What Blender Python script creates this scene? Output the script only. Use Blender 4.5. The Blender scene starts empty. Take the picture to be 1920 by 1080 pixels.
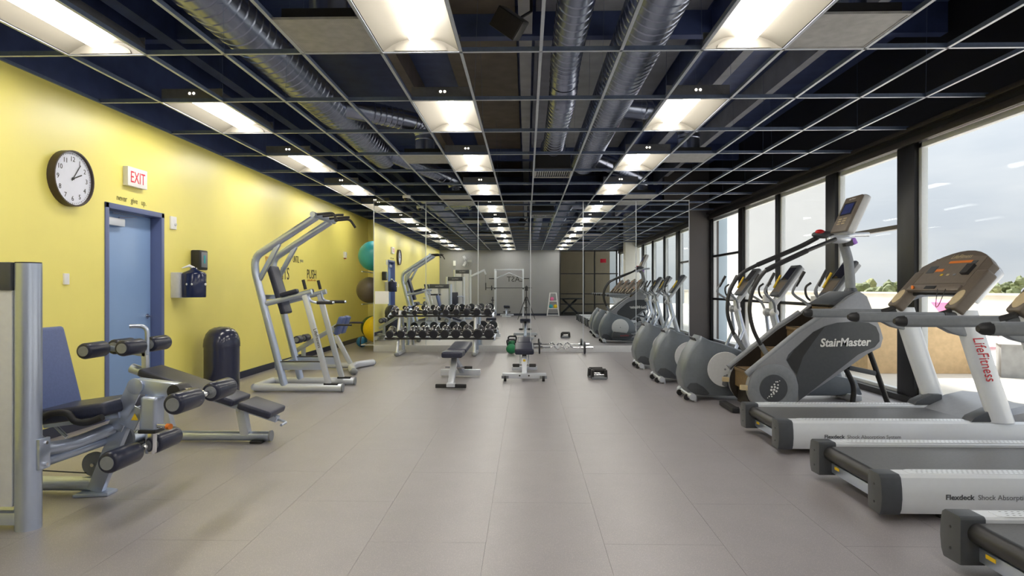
import bpy, bmesh, math, random
from mathutils import Vector, Matrix
random.seed(7)
PI = math.pi
scene = bpy.context.scene
C = scene.collection

# ---------------------------------------------------------------- camera
F = 1170.0; TH = math.atan(27/1170); HC = 1.317
cam = bpy.data.cameras.new('camera'); cam.sensor_width = 36; cam.lens = F/1920*36
cam.clip_start = 0.05; cam.clip_end = 500
co = bpy.data.objects.new('camera', cam); C.objects.link(co)
co.location = (0, 0, HC); co.rotation_euler = (PI/2, 0, TH)
scene.camera = co

# ---------------------------------------------------------------- sky, sun, exposure
scene.view_settings.view_transform = 'Standard'; scene.view_settings.look = 'None'
scene.view_settings.gamma = 1; scene.view_settings.use_curve_mapping = False
scene.view_settings.exposure = 0.92
world = bpy.data.worlds.new('overcast_sky'); scene.world = world; world.use_nodes = True
nt = world.node_tree; nt.nodes.clear()
wo = nt.nodes.new('ShaderNodeOutputWorld'); bg = nt.nodes.new('ShaderNodeBackground')
tc = nt.nodes.new('ShaderNodeTexCoord'); mp = nt.nodes.new('ShaderNodeMapping')
mp.inputs['Scale'].default_value = (1.2, 1.2, 5.0)
nz = nt.nodes.new('ShaderNodeTexNoise'); nz.inputs['Scale'].default_value = 2.2; nz.inputs['Detail'].default_value = 6
cr = nt.nodes.new('ShaderNodeValToRGB')
cr.color_ramp.elements[0].position = 0.35; cr.color_ramp.elements[0].color = (0.62, 0.66, 0.72, 1)
cr.color_ramp.elements[1].position = 0.68; cr.color_ramp.elements[1].color = (0.86, 0.865, 0.87, 1)
nt.links.new(tc.outputs['Generated'], mp.inputs['Vector']); nt.links.new(mp.outputs['Vector'], nz.inputs['Vector'])
nt.links.new(nz.outputs['Fac'], cr.inputs['Fac']); nt.links.new(cr.outputs['Color'], bg.inputs['Color'])
# overcast luminance: brighter toward the zenith
sx = nt.nodes.new('ShaderNodeSeparateXYZ'); nt.links.new(tc.outputs['Generated'], sx.inputs[0])
mz = nt.nodes.new('ShaderNodeMath'); mz.operation = 'MAXIMUM'; mz.inputs[1].default_value = 0; nt.links.new(sx.outputs['Z'], mz.inputs[0])
ms = nt.nodes.new('ShaderNodeMath'); ms.operation = 'MULTIPLY_ADD'; ms.inputs[1].default_value = 1.0; ms.inputs[2].default_value = 0.50
nt.links.new(mz.outputs[0], ms.inputs[0]); nt.links.new(ms.outputs[0], bg.inputs['Strength'])
nt.links.new(bg.outputs['Background'], wo.inputs['Surface'])
sl = bpy.data.lights.new('hazy_sun', 'SUN'); sl.energy = 6.0; sl.angle = math.radians(12); sl.color = (1, 0.96, 0.9)
so = bpy.data.objects.new('hazy_sun', sl); C.objects.link(so); so.rotation_euler = Vector((.25, -.5, -.83)).to_track_quat('-Z', 'Y').to_euler()
LAMP = 17.0

# ---------------------------------------------------------------- materials
def lin(c):
    return tuple((v/12.92 if v <= .04045 else ((v+.055)/1.055)**2.4) for v in c)
def rgb(r, g, b): return lin((r/255, g/255, b/255))
MATS = {}
def mat(name, col, rough=.5, metal=0., var=.06, scale=30., bump=0., spec=.5, coat=0., emit=0., trans=None):
    m = bpy.data.materials.new(name); m.use_nodes = True; n = m.node_tree.nodes; l = m.node_tree.links
    p = n['Principled BSDF']
    p.inputs['Roughness'].default_value = rough; p.inputs['Metallic'].default_value = metal
    p.inputs['Specular IOR Level'].default_value = spec; p.inputs['Coat Weight'].default_value = coat; p.inputs['Coat Roughness'].default_value = .4
    t = n.new('ShaderNodeTexCoord'); z = n.new('ShaderNodeTexNoise'); z.inputs['Scale'].default_value = scale
    z.inputs['Detail'].default_value = 4
    l.new(t.outputs['Object'], z.inputs['Vector'])
    r = n.new('ShaderNodeValToRGB')
    r.color_ramp.elements[0].position = .3; r.color_ramp.elements[1].position = .7
    r.color_ramp.elements[0].color = (*[max(0, v*(1-var)) for v in col], 1)
    r.color_ramp.elements[1].color = (*[min(1, v*(1+var)) for v in col], 1)
    l.new(z.outputs['Fac'], r.inputs['Fac']); l.new(r.outputs['Color'], p.inputs['Base Color'])
    if bump:
        b = n.new('ShaderNodeBump'); b.inputs['Strength'].default_value = bump; b.inputs['Distance'].default_value = .004
        l.new(z.outputs['Fac'], b.inputs['Height']); l.new(b.outputs['Normal'], p.inputs['Normal'])
    if emit:
        p.inputs['Emission Color'].default_value = (*col, 1); p.inputs['Emission Strength'].default_value = emit
    MATS[name] = m
    return m
mat('silver', rgb(188, 198, 218), .28, .75, .015)
mat('silver_light', rgb(210, 215, 224), .3, .45, .015)
mat('rail_silver', rgb(222, 226, 232), .34, .15, .012)
mat('chrome', rgb(222, 222, 224), .14, 1.)
mat('vinyl', rgb(42, 46, 66), .36, 0, .15, 60, .05)
mat('vinyl_blue', rgb(84, 100, 148), .42, 0, .08, 60, .05)
mat('foam', rgb(36, 40, 60), .28, 0, .12, 50, .04)
mat('rubber', rgb(30, 30, 33), .55, 0, .15)
mat('grip', rgb(46, 45, 46), .6, 0, .2, 80, .1)
mat('yellow_wall', rgb(249, 236, 124), .42, 0, .015, 3, 0, .9, .35)
mat('grey_wall', rgb(150, 150, 153), .45, 0, .02, 3)
mat('dark_wall', rgb(92, 88, 88), .5, 0, .03, 3)
mat('white_wall', rgb(226, 224, 218), .5, 0, .02, 3)
mat('door_blue', rgb(138, 168, 212), .32, 0, .02, 3)
mat('frame_blue', rgb(98, 110, 152), .35, 0, .03, 5)
mat('baseboard', rgb(34, 40, 62), .4, 0, .1)
mat('deck', rgb(66, 80, 126), .55, 0, .2, 4)
mat('deck_brown', rgb(100, 92, 88), .6, 0, .2, 4)
mat('deck_grey', rgb(152, 155, 166), .6, 0, .12, 4)
mat('tee_web', rgb(104, 118, 148), .4, .2, .1)
mat('tee_cap_bounce', rgb(190, 198, 212), .35, .2, .05)  # flange paler than web: bounce light from the floor put into its colour
mat('duct', rgb(160, 168, 190), .26, .95, .06, 3)
mat('duct_seam', rgb(52, 55, 66), .35, .9, .2, 8)
mat('black_frame', rgb(30, 30, 33), .4, .2, .1)
mat('bronze_frame', rgb(66, 60, 55), .4, .4, .1)
mat('jamb', rgb(215, 218, 220), .45, .1, .03)
mat('fixture_body', rgb(110, 112, 120), .45, .3, .08)
mat('fixture_white', (.20, .187, .16), .5, 0, .01)
mat('lens_lit', (1.0, .95, .87), .4, 0, .01, emit=LAMP)
mat('leak_lit', (1.0, .9, .7), .4, 0, .01, emit=3.)
mat('diffuser', rgb(168, 168, 170), .5, .1, .12, 12)
mat('white_plastic', rgb(238, 238, 238), .35, 0, .02)
mat('light_grey', rgb(206, 208, 212), .4, 0, .03)
mat('mid_grey', rgb(132, 136, 142), .42, .1, .06)
mat('ell_body', rgb(112, 119, 127), .34, .25, .04)
mat('charcoal', rgb(74, 77, 82), .38, .1, .06)
mat('dark_plastic', rgb(40, 40, 42), .42, 0, .1)
mat('console_face', rgb(104, 94, 84), .4, .1, .06)
mat('console_panel', rgb(118, 108, 98), .35, .1, .06)
mat('belt', rgb(92, 92, 94), .42, 0, .12, 90, .08)
mat('tread_grey', rgb(150, 152, 158), .34, .3, .04)
mat('step_brown', rgb(112, 92, 62), .55, 0, .15, 25, .1)
mat('step_dark', rgb(38, 32, 28), .5, 0, .15)
mat('tan_part', rgb(196, 178, 142), .45, 0, .06)
mat('gold_label', rgb(232, 196, 40), .4, 0, .03)
mat('orange', rgb(232, 130, 50), .4, 0, .05)
mat('red', rgb(205, 36, 44), .4, 0, .05)
mat('red_text', rgb(190, 40, 52), .5, 0, .03)
mat('exit_red', rgb(222, 30, 60), .5, 0, .02)
mat('black_text', rgb(42, 42, 40), .5, 0, .03)
mat('grey_text', rgb(120, 122, 126), .5, 0, .03)
mat('olive_text', rgb(140, 136, 84), .5, 0, .03)
mat('orange_text', rgb(206, 140, 60), .5, 0, .03)
mat('clock_face', rgb(232, 236, 250), .3, 0, .01)
mat('clock_rim', rgb(62, 50, 42), .4, 0, .08)
mat('trash_navy', rgb(30, 36, 66), .16, 0, .08, 10, 0, .6, .5)
mat('navy_gloss', rgb(24, 34, 72), .2, 0, .1)
mat('screen_blue', rgb(48, 60, 120), .2, 0, .25, 14)
mat('screen_dark', rgb(30, 30, 40), .2, 0, .1)
mat('teal_ball', rgb(56, 164, 176), .35, 0, .05)
mat('black_ball', rgb(94, 86, 80), .38, 0, .06)
mat('yellow_ball', rgb(240, 205, 20), .4, 0, .06)
mat('green_ball', rgb(60, 92, 40), .4, 0, .1)
mat('blue_ball', rgb(40, 120, 170), .4, 0, .1)
mat('kettle_green', rgb(28, 130, 84), .4, 0, .08)
mat('iron', rgb(44, 46, 54), .4, .2, .15)
mat('paper', rgb(244, 244, 246), .6, 0, .01)
mat('pink', rgb(240, 120, 170), .6, 0, .06)
mat('purple', rgb(170, 120, 220), .4, 0, .05)
mat('terrace', rgb(212, 206, 196), .7, 0, .05, 2)
mat('parapet', rgb(196, 188, 174), .7, 0, .05, 2)
mat('tan_box', rgb(208, 178, 136), .7, 0, .1, 12, .1)
mat('planter_grey', rgb(150, 150, 150), .7, 0, .12, 10)
mat('far_building', rgb(196, 197, 198), .8, 0, .02, 1)
mat('pale_blue', rgb(186, 204, 218), .7, 0, .03, 2)
mat('leaf_a', rgb(92, 100, 62), .7, 0, .35, 3, .4)
mat('leaf_b', rgb(116, 118, 76), .7, 0, .35, 3, .4)
mat('bark', rgb(96, 78, 60), .8, 0, .2, 20, .3)
mat('beige_wall', rgb(150, 138, 116), .5, 0, .03, 3)

# floor: speckled rubber
def floor_mat():
    m = mat('floor_rubber', rgb(140, 135, 139), .42, 0, .05, 4, 0, 1.0, .8)
    n = m.node_tree.nodes; l = m.node_tree.links; p = n['Principled BSDF']
    t = n.new('ShaderNodeTexCoord'); v = n.new('ShaderNodeTexVoronoi'); v.inputs['Scale'].default_value = 210
    l.new(t.outputs['Object'], v.inputs['Vector'])
    r = n.new('ShaderNodeValToRGB'); r.color_ramp.elements[0].position = .14; r.color_ramp.elements[1].position = .26
    r.color_ramp.elements[0].color = (1, 1, 1, 1); r.color_ramp.elements[1].color = (0, 0, 0, 1)
    l.new(v.outputs['Distance'], r.inputs['Fac'])
    mx = n.new('ShaderNodeMix'); mx.data_type = 'RGBA'
    base = [x for x in n if x.type == 'VALTORGB' and x != r][0]
    l.new(r.outputs['Color'], mx.inputs['Factor']); l.new(base.outputs['Color'], mx.inputs[6])
    mx.inputs[7].default_value = (*rgb(206, 200, 194), 1)
    l.new(mx.outputs[2], p.inputs['Base Color'])
    z = n.new('ShaderNodeTexNoise'); z.inputs['Scale'].default_value = 180
    l.new(t.outputs['Object'], z.inputs['Vector'])
    b = n.new('ShaderNodeBump'); b.inputs['Strength'].default_value = .05; b.inputs['Distance'].default_value = .002
    l.new(z.outputs['Fac'], b.inputs['Height']); l.new(b.outputs['Normal'], p.inputs['Normal'])
floor_mat()
# perforated plate
def perf():
    m = MATS['diffuser']; n = m.node_tree.nodes; l = m.node_tree.links; p = n['Principled BSDF']
    t = n.new('ShaderNodeTexCoord'); v = n.new('ShaderNodeTexVoronoi'); v.inputs['Scale'].default_value = 75
    v.inputs['Randomness'].default_value = 0
    l.new(t.outputs['Object'], v.inputs['Vector'])
    b = n.new('ShaderNodeBump'); b.inputs['Strength'].default_value = .6; b.inputs['Distance'].default_value = .004
    l.new(v.outputs['Distance'], b.inputs['Height']); l.new(b.outputs['Normal'], p.inputs['Normal'])
perf()
def mirror_mat():
    m = mat('mirror', rgb(236, 240, 240), .0, 1., 0, 1)
    return m
mirror_mat()
def glass_mat(name, tint, refl):
    m = bpy.data.materials.new(name); m.use_nodes = True; n = m.node_tree.nodes; l = m.node_tree.links
    n.clear(); o = n.new('ShaderNodeOutputMaterial'); mx = n.new('ShaderNodeMixShader')
    tr = n.new('ShaderNodeBsdfTransparent'); tr.inputs['Color'].default_value = (*tint, 1)
    gl = n.new('ShaderNodeBsdfGlossy'); gl.inputs['Roughness'].default_value = .02
    lw = n.new('ShaderNodeLayerWeight'); lw.inputs['Blend'].default_value = .5
    pw = n.new('ShaderNodeMath'); pw.operation = 'POWER'; pw.inputs[1].default_value = 5
    ml = n.new('ShaderNodeMath'); ml.operation = 'MULTIPLY_ADD'; ml.inputs[1].default_value = .55*refl; ml.inputs[2].default_value = .012*refl
    l.new(lw.outputs['Facing'], pw.inputs[0]); l.new(pw.outputs[0], ml.inputs[0]); l.new(ml.outputs[0], mx.inputs['Fac'])
    l.new(tr.outputs[0], mx.inputs[1]); l.new(gl.outputs[0], mx.inputs[2]); l.new(mx.outputs[0], o.inputs['Surface'])
    MATS[name] = m
glass_mat('glass', (.97, .985, .985), .35)
glass_mat('glass_smoke', (.72, .74, .74), 1.0)

# ---------------------------------------------------------------- mesh helpers
def V(*a): return Vector(a)
def pt(px, py, Y):
    """world point seen at a photo pixel when it lies at depth Y"""
    a = (px-960)/F; b = (540-py)/F; c, s = math.cos(TH), math.sin(TH)
    d = Vector((-s+a*c, c+a*s, b)); t = Y/d.y
    return Vector((d.x*t, Y, HC+d.z*t))
def onX(px, py, X):
    a = (px-960)/F; b = (540-py)/F; c, s = math.cos(TH), math.sin(TH)
    d = Vector((-s+a*c, c+a*s, b)); t = X/d.x
    return Vector((X, d.y*t, HC+d.z*t))

class MB:
    def __init__(s): s.v = []; s.f = []; s.mi = []
    def add(s, vs, fs, mi=0):
        o = len(s.v); s.v += [tuple(v) for v in vs]; s.f += [tuple(i+o for i in f) for f in fs]; s.mi += [mi]*len(fs); return s
    def box(s, x0, x1, y0, y1, z0, z1, mi=0):
        x0, x1 = sorted((x0, x1)); y0, y1 = sorted((y0, y1)); z0, z1 = sorted((z0, z1))
        return s.add([(x0,y0,z0),(x1,y0,z0),(x1,y1,z0),(x0,y1,z0),(x0,y0,z1),(x1,y0,z1),(x1,y1,z1),(x0,y1,z1)],
              [(3,2,1,0),(4,5,6,7),(0,1,5,4),(1,2,6,5),(2,3,7,6),(3,0,4,7)], mi)
    def obox(s, p0, p1, w, t, side=(0,1,0), mi=0):
        """box running p0 -> p1, w wide along side, t thick across"""
        p0, p1 = Vector(p0), Vector(p1); d = (p1-p0).normalized(); sd = Vector(side)
        sd = (sd-d*sd.dot(d)).normalized(); u = d.cross(sd)
        a = sd*w/2; b = u*t/2
        vs = [p0-a-b, p0+a-b, p0+a+b, p0-a+b, p1-a-b, p1+a-b, p1+a+b, p1-a+b]
        return s.add(vs, [(0,1,2,3),(7,6,5,4),(4,5,1,0),(5,6,2,1),(6,7,3,2),(7,4,0,3)], mi)
    def tube(s, path, r, n=10, caps=True, mi=0, flat=None):
        P = [Vector(p) for p in path]; k = len(P)
        rs = r if isinstance(r, (list, tuple)) else [r]*k
        T = []
        for i in range(k):
            a = P[max(i-1, 0)]; b = P[min(i+1, k-1)]
            if 0 < i < k-1: t = (P[i]-a).normalized()+(b-P[i]).normalized()
            else: t = b-a
            T.append(t.normalized())
        up = Vector((0,0,1)) if abs(T[0].z) < .9 else Vector((0,1,0))
        N = (up-T[0]*up.dot(T[0])).normalized()
        vs = []
        for i in range(k):
            N = (N-T[i]*N.dot(T[i])).normalized(); B = T[i].cross(N)
            sc = 1.
            if 0 < i < k-1:
                cosb = max(.35, (P[i]-P[i-1]).normalized().dot(T[i])); 
            for j in range(n):
                a = 2*PI*j/n
                vs.append(P[i]+(N*math.cos(a)+B*math.sin(a)*(flat or 1))*rs[i])
        fs = []
        for i in range(k-1):
            for j in range(n):
                a = i*n+j; b = i*n+(j+1) % n
                fs.append((a, b, b+n, a+n))
        if caps:
            fs.append(tuple(range(n-1, -1, -1))); fs.append(tuple((k-1)*n+j for j in range(n)))
        return s.add(vs, fs, mi)
    def cyl(s, p0, p1, r, r1=None, n=20, mi=0):
        return s.tube([p0, p1], [r, r if r1 is None else r1], n, True, mi)
    def prism(s, poly, y0, y1, axis='y', mi=0):
        """poly (a,b) extruded along axis: y->(a,y,b), x->(x,a,b), z->(a,b,z)"""
        f = {'y': lambda a, b, t: (a, t, b), 'x': lambda a, b, t: (t, a, b), 'z': lambda a, b, t: (a, b, t)}[axis]
        n = len(poly); vs = [f(a, b, y0) for a, b in poly]+[f(a, b, y1) for a, b in poly]
        fs = [tuple(range(n)), tuple(range(2*n-1, n-1, -1))]
        fs += [(i, i+n, (i+1) % n+n, (i+1) % n) for i in range(n)]
        return s.add(vs, fs, mi)
    def lathe(s, prof, c=(0,0,0), axis='z', n=24, mi=0):
        c = Vector(c); vs = []; k = len(prof)
        for r, h in prof:
            for j in range(n):
                a = 2*PI*j/n; u, w = r*math.cos(a), r*math.sin(a)
                vs.append(c+Vector({'z': (u, w, h), 'y': (u, h, w), 'x': (h, u, w)}[axis]))
        fs = []
        for i in range(k-1):
            for j in range(n):
                a = i*n+j; b = i*n+(j+1) % n; fs.append((a, b, b+n, a+n))
        fs.append(tuple(range(n-1, -1, -1))); fs.append(tuple((k-1)*n+j for j in range(n)))
        return s.add(vs, fs, mi)
    def ball(s, c, r, n=20, sc=(1,1,1), mi=0):
        pr = [(max(1e-4, r*math.sin(PI*i/(n//2))), -r*math.cos(PI*i/(n//2))) for i in range(n//2+1)]
        o = len(s.v); s.lathe(pr, (0,0,0), 'z', n, mi)
        s.v[o:] = [(c[0]+v[0]*sc[0], c[1]+v[1]*sc[1], c[2]+v[2]*sc[2]) for v in s.v[o:]]
        return s
    def build(s, name, m, parent=None, bev=0, seg=2, ang=38):
        me = bpy.data.meshes.new(name); vs = s.v
        if parent is not None:
            L = root_loc(parent); vs = [(v[0]-L[0], v[1]-L[1], v[2]-L[2]) for v in vs]
        bm = bmesh.new(); bv = [bm.verts.new(v) for v in vs]
        for f, mi in zip(s.f, s.mi):
            try: fc = bm.faces.new([bv[i] for i in f]); fc.material_index = mi
            except ValueError: pass
        bmesh.ops.recalc_face_normals(bm, faces=bm.faces)
        if bev:
            es = [e for e in bm.edges if len(e.link_faces) == 2 and e.calc_face_angle(0) > math.radians(35)]
            bmesh.ops.bevel(bm, geom=es, offset=bev, segments=seg, profile=.6, affect='EDGES', clamp_overlap=True)
        bm.to_mesh(me); bm.free()
        me.shade_smooth(); me.set_sharp_from_angle(angle=math.radians(ang))
        for x in (m if isinstance(m, (list, tuple)) else [m]): me.materials.append(MATS[x])
        o = bpy.data.objects.new(name, me); C.objects.link(o)
        if parent is not None: o.parent = parent
        return o
def root_loc(p):
    while p.parent is not None: p = p.parent
    return p.location
def B(): return MB()
def thing(name, label, cat, loc=(0,0,0), group=None):
    o = bpy.data.objects.new(name, None); o.empty_display_size = .1; C.objects.link(o)
    o.location = loc; o['label'] = label; o['category'] = cat
    if group: o['group'] = group
    return o
def tag(o, label, cat, group=None):
    o['label'] = label; o['category'] = cat
    if group: o['group'] = group
    return o
def struct(o): o['kind'] = 'structure'; return o
def dup(root, loc, label, rz=None):
    r = root.copy(); C.objects.link(r); r.location = loc; r['label'] = label
    if rz is not None: r.rotation_euler.z = rz
    for ch in list(root.children):
        c = ch.copy(); C.objects.link(c); c.parent = r
        for g in list(ch.children):
            d = g.copy(); C.objects.link(d); d.parent = c
    return r
def share(o, loc, parent=None):
    c = o.copy(); C.objects.link(c); c.location = loc
    if parent is not None: c.parent = parent
    return c
def fillet(pts, r, seg=5):
    P = [Vector(p) for p in pts]; out = [P[0]]
    for i in range(1, len(P)-1):
        a = (P[i-1]-P[i]); b = (P[i+1]-P[i]); d = min(r, a.length*.49, b.length*.49)
        s0 = P[i]+a.normalized()*d; s1 = P[i]+b.normalized()*d
        for k in range(seg+1):
            t = k/seg; out.append(s0*(1-t)**2+P[i]*2*t*(1-t)+s1*t*t)
    out.append(P[-1]); return out
def spline(pts, n=6):
    P = [Vector(p) for p in pts]; P = [P[0]*2-P[1]]+P+[P[-1]*2-P[-2]]; out = []
    for i in range(1, len(P)-2):
        for k in range(n):
            t = k/n; a, b, c, d = P[i-1:i+3]
            out.append(.5*((2*b)+(c-a)*t+(2*a-5*b+4*c-d)*t*t+(3*b-a-3*c+d)*t**3))
    out.append(P[-2]); return out
def text(name, body, size, origin, xdir, ydir, m, parent=None, depth=.002, align='LEFT', shear=0, xs=1., bold=0.):
    cu = bpy.data.curves.new(name, 'FONT'); cu.body = body; cu.size = size; cu.extrude = depth
    cu.align_x = align; cu.shear = shear; cu.offset = bold; cu.resolution_u = 3
    ob = bpy.data.objects.new(name, cu); C.objects.link(ob)
    dg = bpy.context.evaluated_depsgraph_get(); dg.update()
    me = bpy.data.meshes.new_from_object(ob.evaluated_get(dg)); bpy.data.objects.remove(ob)
    x = Vector(xdir).normalized(); y = Vector(ydir); y = (y-x*y.dot(x)).normalized(); z = x.cross(y); o = Vector(origin)
    L = Vector(root_loc(parent)) if parent is not None else Vector((0,0,0))
    for v in me.vertices: v.co = o+x*v.co.x*xs+y*v.co.y+z*v.co.z-L
    me.materials.clear(); me.materials.append(MATS[m])
    r = bpy.data.objects.new(name, me); C.objects.link(r)
    if parent is not None: r.parent = parent
    return r

# ================================================================ THE SETTING
XL, XR = -4.16, 4.42          # yellow wall, window plane
YB, YM, YN = -4.1, 12.85, 16.3 # rear wall, mirror plane, far end of the niches
ZG, ZD = 3.117, 4.3           # ceiling grid, deck
GX = [-.5+.61*k for k in range(-5, 8)]     # main tees
GY = [4.76+1.22*k for k in range(-7, 10)]  # cross tees

fl = struct(B().box(XL-.2, XR+.2, YB-5, YN+.2, -.12, -.006).build('floor', 'rubber'))
mt = None
xs_ = [-4.16+.005]; x = -1.43-.61*4
for i in range(15):
    x0 = max(-1.43+.61*(i-5), XL+.002); x1 = min(-1.43+.61*(i-4), XR-.0)
    if x1 <= x0: continue
    for j in range(17):
        y0 = YB+1.22*j+(0.61 if i % 2 else 0); y1 = min(y0+1.22, YN)
        if j == 0: y0 = YB
        if y1-y0 < .05: continue
        B().box(x0+.0007, x1-.0007, y0+.0007, y1-.0007, -.006, 0).build('floor_mat', 'floor_rubber', fl)

ce = struct(B().box(XL-.2, XR+.4, YB-5, YN+.2, ZD, ZD+.15).build('ceiling', 'deck'))
for (x0, x1, z0, m) in ((-.98, -.12, 4.22, 'deck_brown'), (-.08, .06, 4.0, 'deck_grey'), (.1, 1.9, 4.24, 'deck_grey'),
                        (1.95, 2.05, 4.0, 'deck'), (2.5, 2.62, 4.05, 'deck_grey'), (3.3, 3.4, 4.0, 'deck_grey'),
                        (-1.6, -1.5, 4.0, 'deck_brown'), (-3.1, -2.95, 3.95, 'deck'), (-3.9, -3.75, 3.95, 'deck')):
    B().box(x0, x1, YB, YN, z0, ZD).build('roof_beam', m, ce)
for y in (0, 6.6, 13.0):
    B().box(XL, XR, y, y+.12, 3.98, ZD).build('cross_beam', 'deck', ce)
def tee(p, axis, a0, a1):
    b = B()
    pr = [(-.012, 0), (.012, 0), (.012, .003), (-.012, .003)]
    w = [(-.003, .003), (.003, .003), (.003, .04), (-.003, .04)]
    for poly, mi in ((pr, 1), (w, 0)):
        if axis == 'y': b.prism([(p+a, ZG+z) for a, z in poly], a0, a1, 'y', mi)
        else: b.prism([(p+a, ZG+z) for a, z in poly], a0, a1, 'x', mi)
    return b.build('tee_bar', ['tee_web', 'tee_cap_bounce'], ce)
for x in GX: tee(x, 'y', YB, YN)
for y in GY:
    tee(y, 'x', XL, XR-.07)
# edge angle trims along walls
B().box(XL, XL+.02, YB, YN, ZG, ZG+.025).build('edge_angle', 'tee_web', ce)
for gx in GX:
    for gy in GY:
        if gy > YM or random.random() < .45: continue
        B().cyl((gx, gy, ZG+.03), (gx+random.uniform(-.04, .04), gy+random.uniform(-.04, .04), ZD), .0016, n=5).build('hanger_wire', 'tee_web', ce)

# left wall with door opening
DY0, DY1, DZ = 6.06, 7.06, 2.17
struct(B().box(XL-.2, XL, YB-.2, YN, ZG+.012, ZD).build('wall_left_top', 'deck'))
b = B().box(XL-.2, XL, YB-.2, DY0, 0, ZG+.012).box(XL-.2, XL, DY1, YN, 0, ZG+.012).box(XL-.2, XL, DY0, DY1, DZ, ZG+.012)
b.build('wall_left', 'yellow_wall'); struct(bpy.data.objects['wall_left'])
struct(B().box(XL, XL+.012, YB, DY0-.01, 0, .1).box(XL, XL+.012, DY1+.01, YN, 0, .1).build('baseboard_left', 'baseboard', None, .003))
# door
d = thing('door_1', 'x', 'door', (XL, 6.56, 0)); del d['label']; del d['category']; struct(d)
b = B()
for y0, y1, z0, z1 in ((DY0, DY0+.055, 0, DZ), (DY1-.055, DY1, 0, DZ), (DY0, DY1, DZ-.055, DZ)):
    b.box(XL-.19, XL+.012, y0, y1, z0, z1)
b.build('door_frame', 'frame_blue', d, .004)
leaf = B().box(XL-.16, XL-.115, DY0+.058, DY1-.058, .01, DZ-.06).build('door_leaf', 'door_blue', d, .003)
h = B().cyl((XL-.115, 6.93, 1.0), (XL-.055, 6.93, 1.0), .011, n=10)
h.tube(fillet([(XL-.06, 6.93, 1.0), (XL-.055, 6.88, 1.0), (XL-.055, 6.81, 1.0)], .02), .009, 8).lathe([(.028, 0), (.028, .01)], (XL-.115, 6.93, 1.0), 'x')
h.build('door_handle', 'chrome', leaf)
cl = B().box(XL-.115, XL-.06, 6.17, 6.47, 1.96, 2.04).build('door_closer', 'silver_light', leaf, .006)
B().tube([(XL-.08, 6.4, 2.05), (XL-.03, 6.62, 2.075), (XL-.08, 6.3, 2.09)], .008, 8).build('closer_arm', 'silver', leaf)

# mirror partition
MX0, MX1 = pt(701, 500, YM).x, pt(1292, 500, YM).x
struct(B().box(MX0+.01, MX1-.01, YM+.012, 13.1, 0, ZG-.004).box(-2.6, MX1-.01, 13.1, YN, 0, ZG-.004).build('wall_back', 'grey_wall'))
mw = thing('wall_mirror', 'wall of six tall mirror panels with a thin chrome edge strip', 'mirror', ((MX0+MX1)/2, YM, 0))
w = (MX1-MX0)/6
for i in range(6):
    B().box(MX0+i*w+.004, MX0+(i+1)*w-.004, YM, YM+.01, .135, ZG-.012).build('mirror_panel', 'mirror', mw)
for i in range(7):
    B().box(MX0+i*w-.007, MX0+i*w+.007, YM-.005, YM+.011, .135, ZG-.004).build('seam_strip', 'silver_light', mw)
B().box(MX0-.008, MX1+.008, YM-.012, YM+.011, ZG-.02, ZG).build('top_strip', 'silver_light', mw)
struct(B().box(MX0-.006, MX1+.006, YM-.014, YM+.012, 0, .135).build('baseboard_back', 'light_grey', None, .003))
# niche ends
struct(B().box(XL, -2.6, YN, YN+.2, 0, ZG).build('wall_niche_left', 'yellow_wall'))
struct(B().box(XL, XR+.2, YN, YN+.2, ZG, ZD).box(-2.6, XR+.2, YN, YN+.2, 0, ZG).build('wall_far', 'deck'))
struct(B().box(MX1-.01, XR+.2, 15.1, 15.3, 0, ZD).build('wall_niche_right', 'dark_wall'))
struct(B().box(MX1, XR, 15.08, 15.1, 0, .1).build('baseboard_niche', 'baseboard'))
# rear wall and glazed room
struct(B().box(XL-.2, 1.58, YB-.2, YB, 0, ZD).box(1.58, XR+.2, YB-.2, YB, ZG, ZD).build('wall_rear', 'grey_wall'))
struct(B().box(XL+.02, 1.56, YB, YB+.012, 0, .1).build('baseboard_rear', 'baseboard'))
gp = thing('window_10', 'x', 'x', (2.9, YB, 0)); del gp['label']; del gp['category']; struct(gp)
for x in (1.6, 2.75, 3.25, 4.3): B().box(x-.03, x+.03, YB-.1, YB, 0, ZG).build('mullion', 'black_frame', gp)
for z in (.03, .55, 1.04, 2.0, ZG-.03): B().box(1.58, 4.36, YB-.09, YB-.01, z-.025, z+.025).build('transom', 'black_frame', gp)
B().box(1.6, 4.34, YB-.06, YB-.05, .03, ZG).build('pane', 'glass_smoke', gp)
struct(B().box(1.2, XR+.2, YB-5, YB-4.9, 0, ZD).box(1.2, 1.3, YB-4.9, YB-.2, 0, ZD).build('wall_side_room', 'beige_wall'))
es = thing('exit_sign', 'small red lit exit sign seen through the glazed rear partition', 'sign', (3.9, YB-2, 2.7))
B().box(3.75, 4.05, YB-2.03, YB-2, 2.6, 2.8).build('sign_box', 'exit_red', es, .005)
# white column by the windows behind
struct(B().box(3.95, XR+.1, .15, .7, 0, ZD).build('column_1', 'white_wall'))

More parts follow.
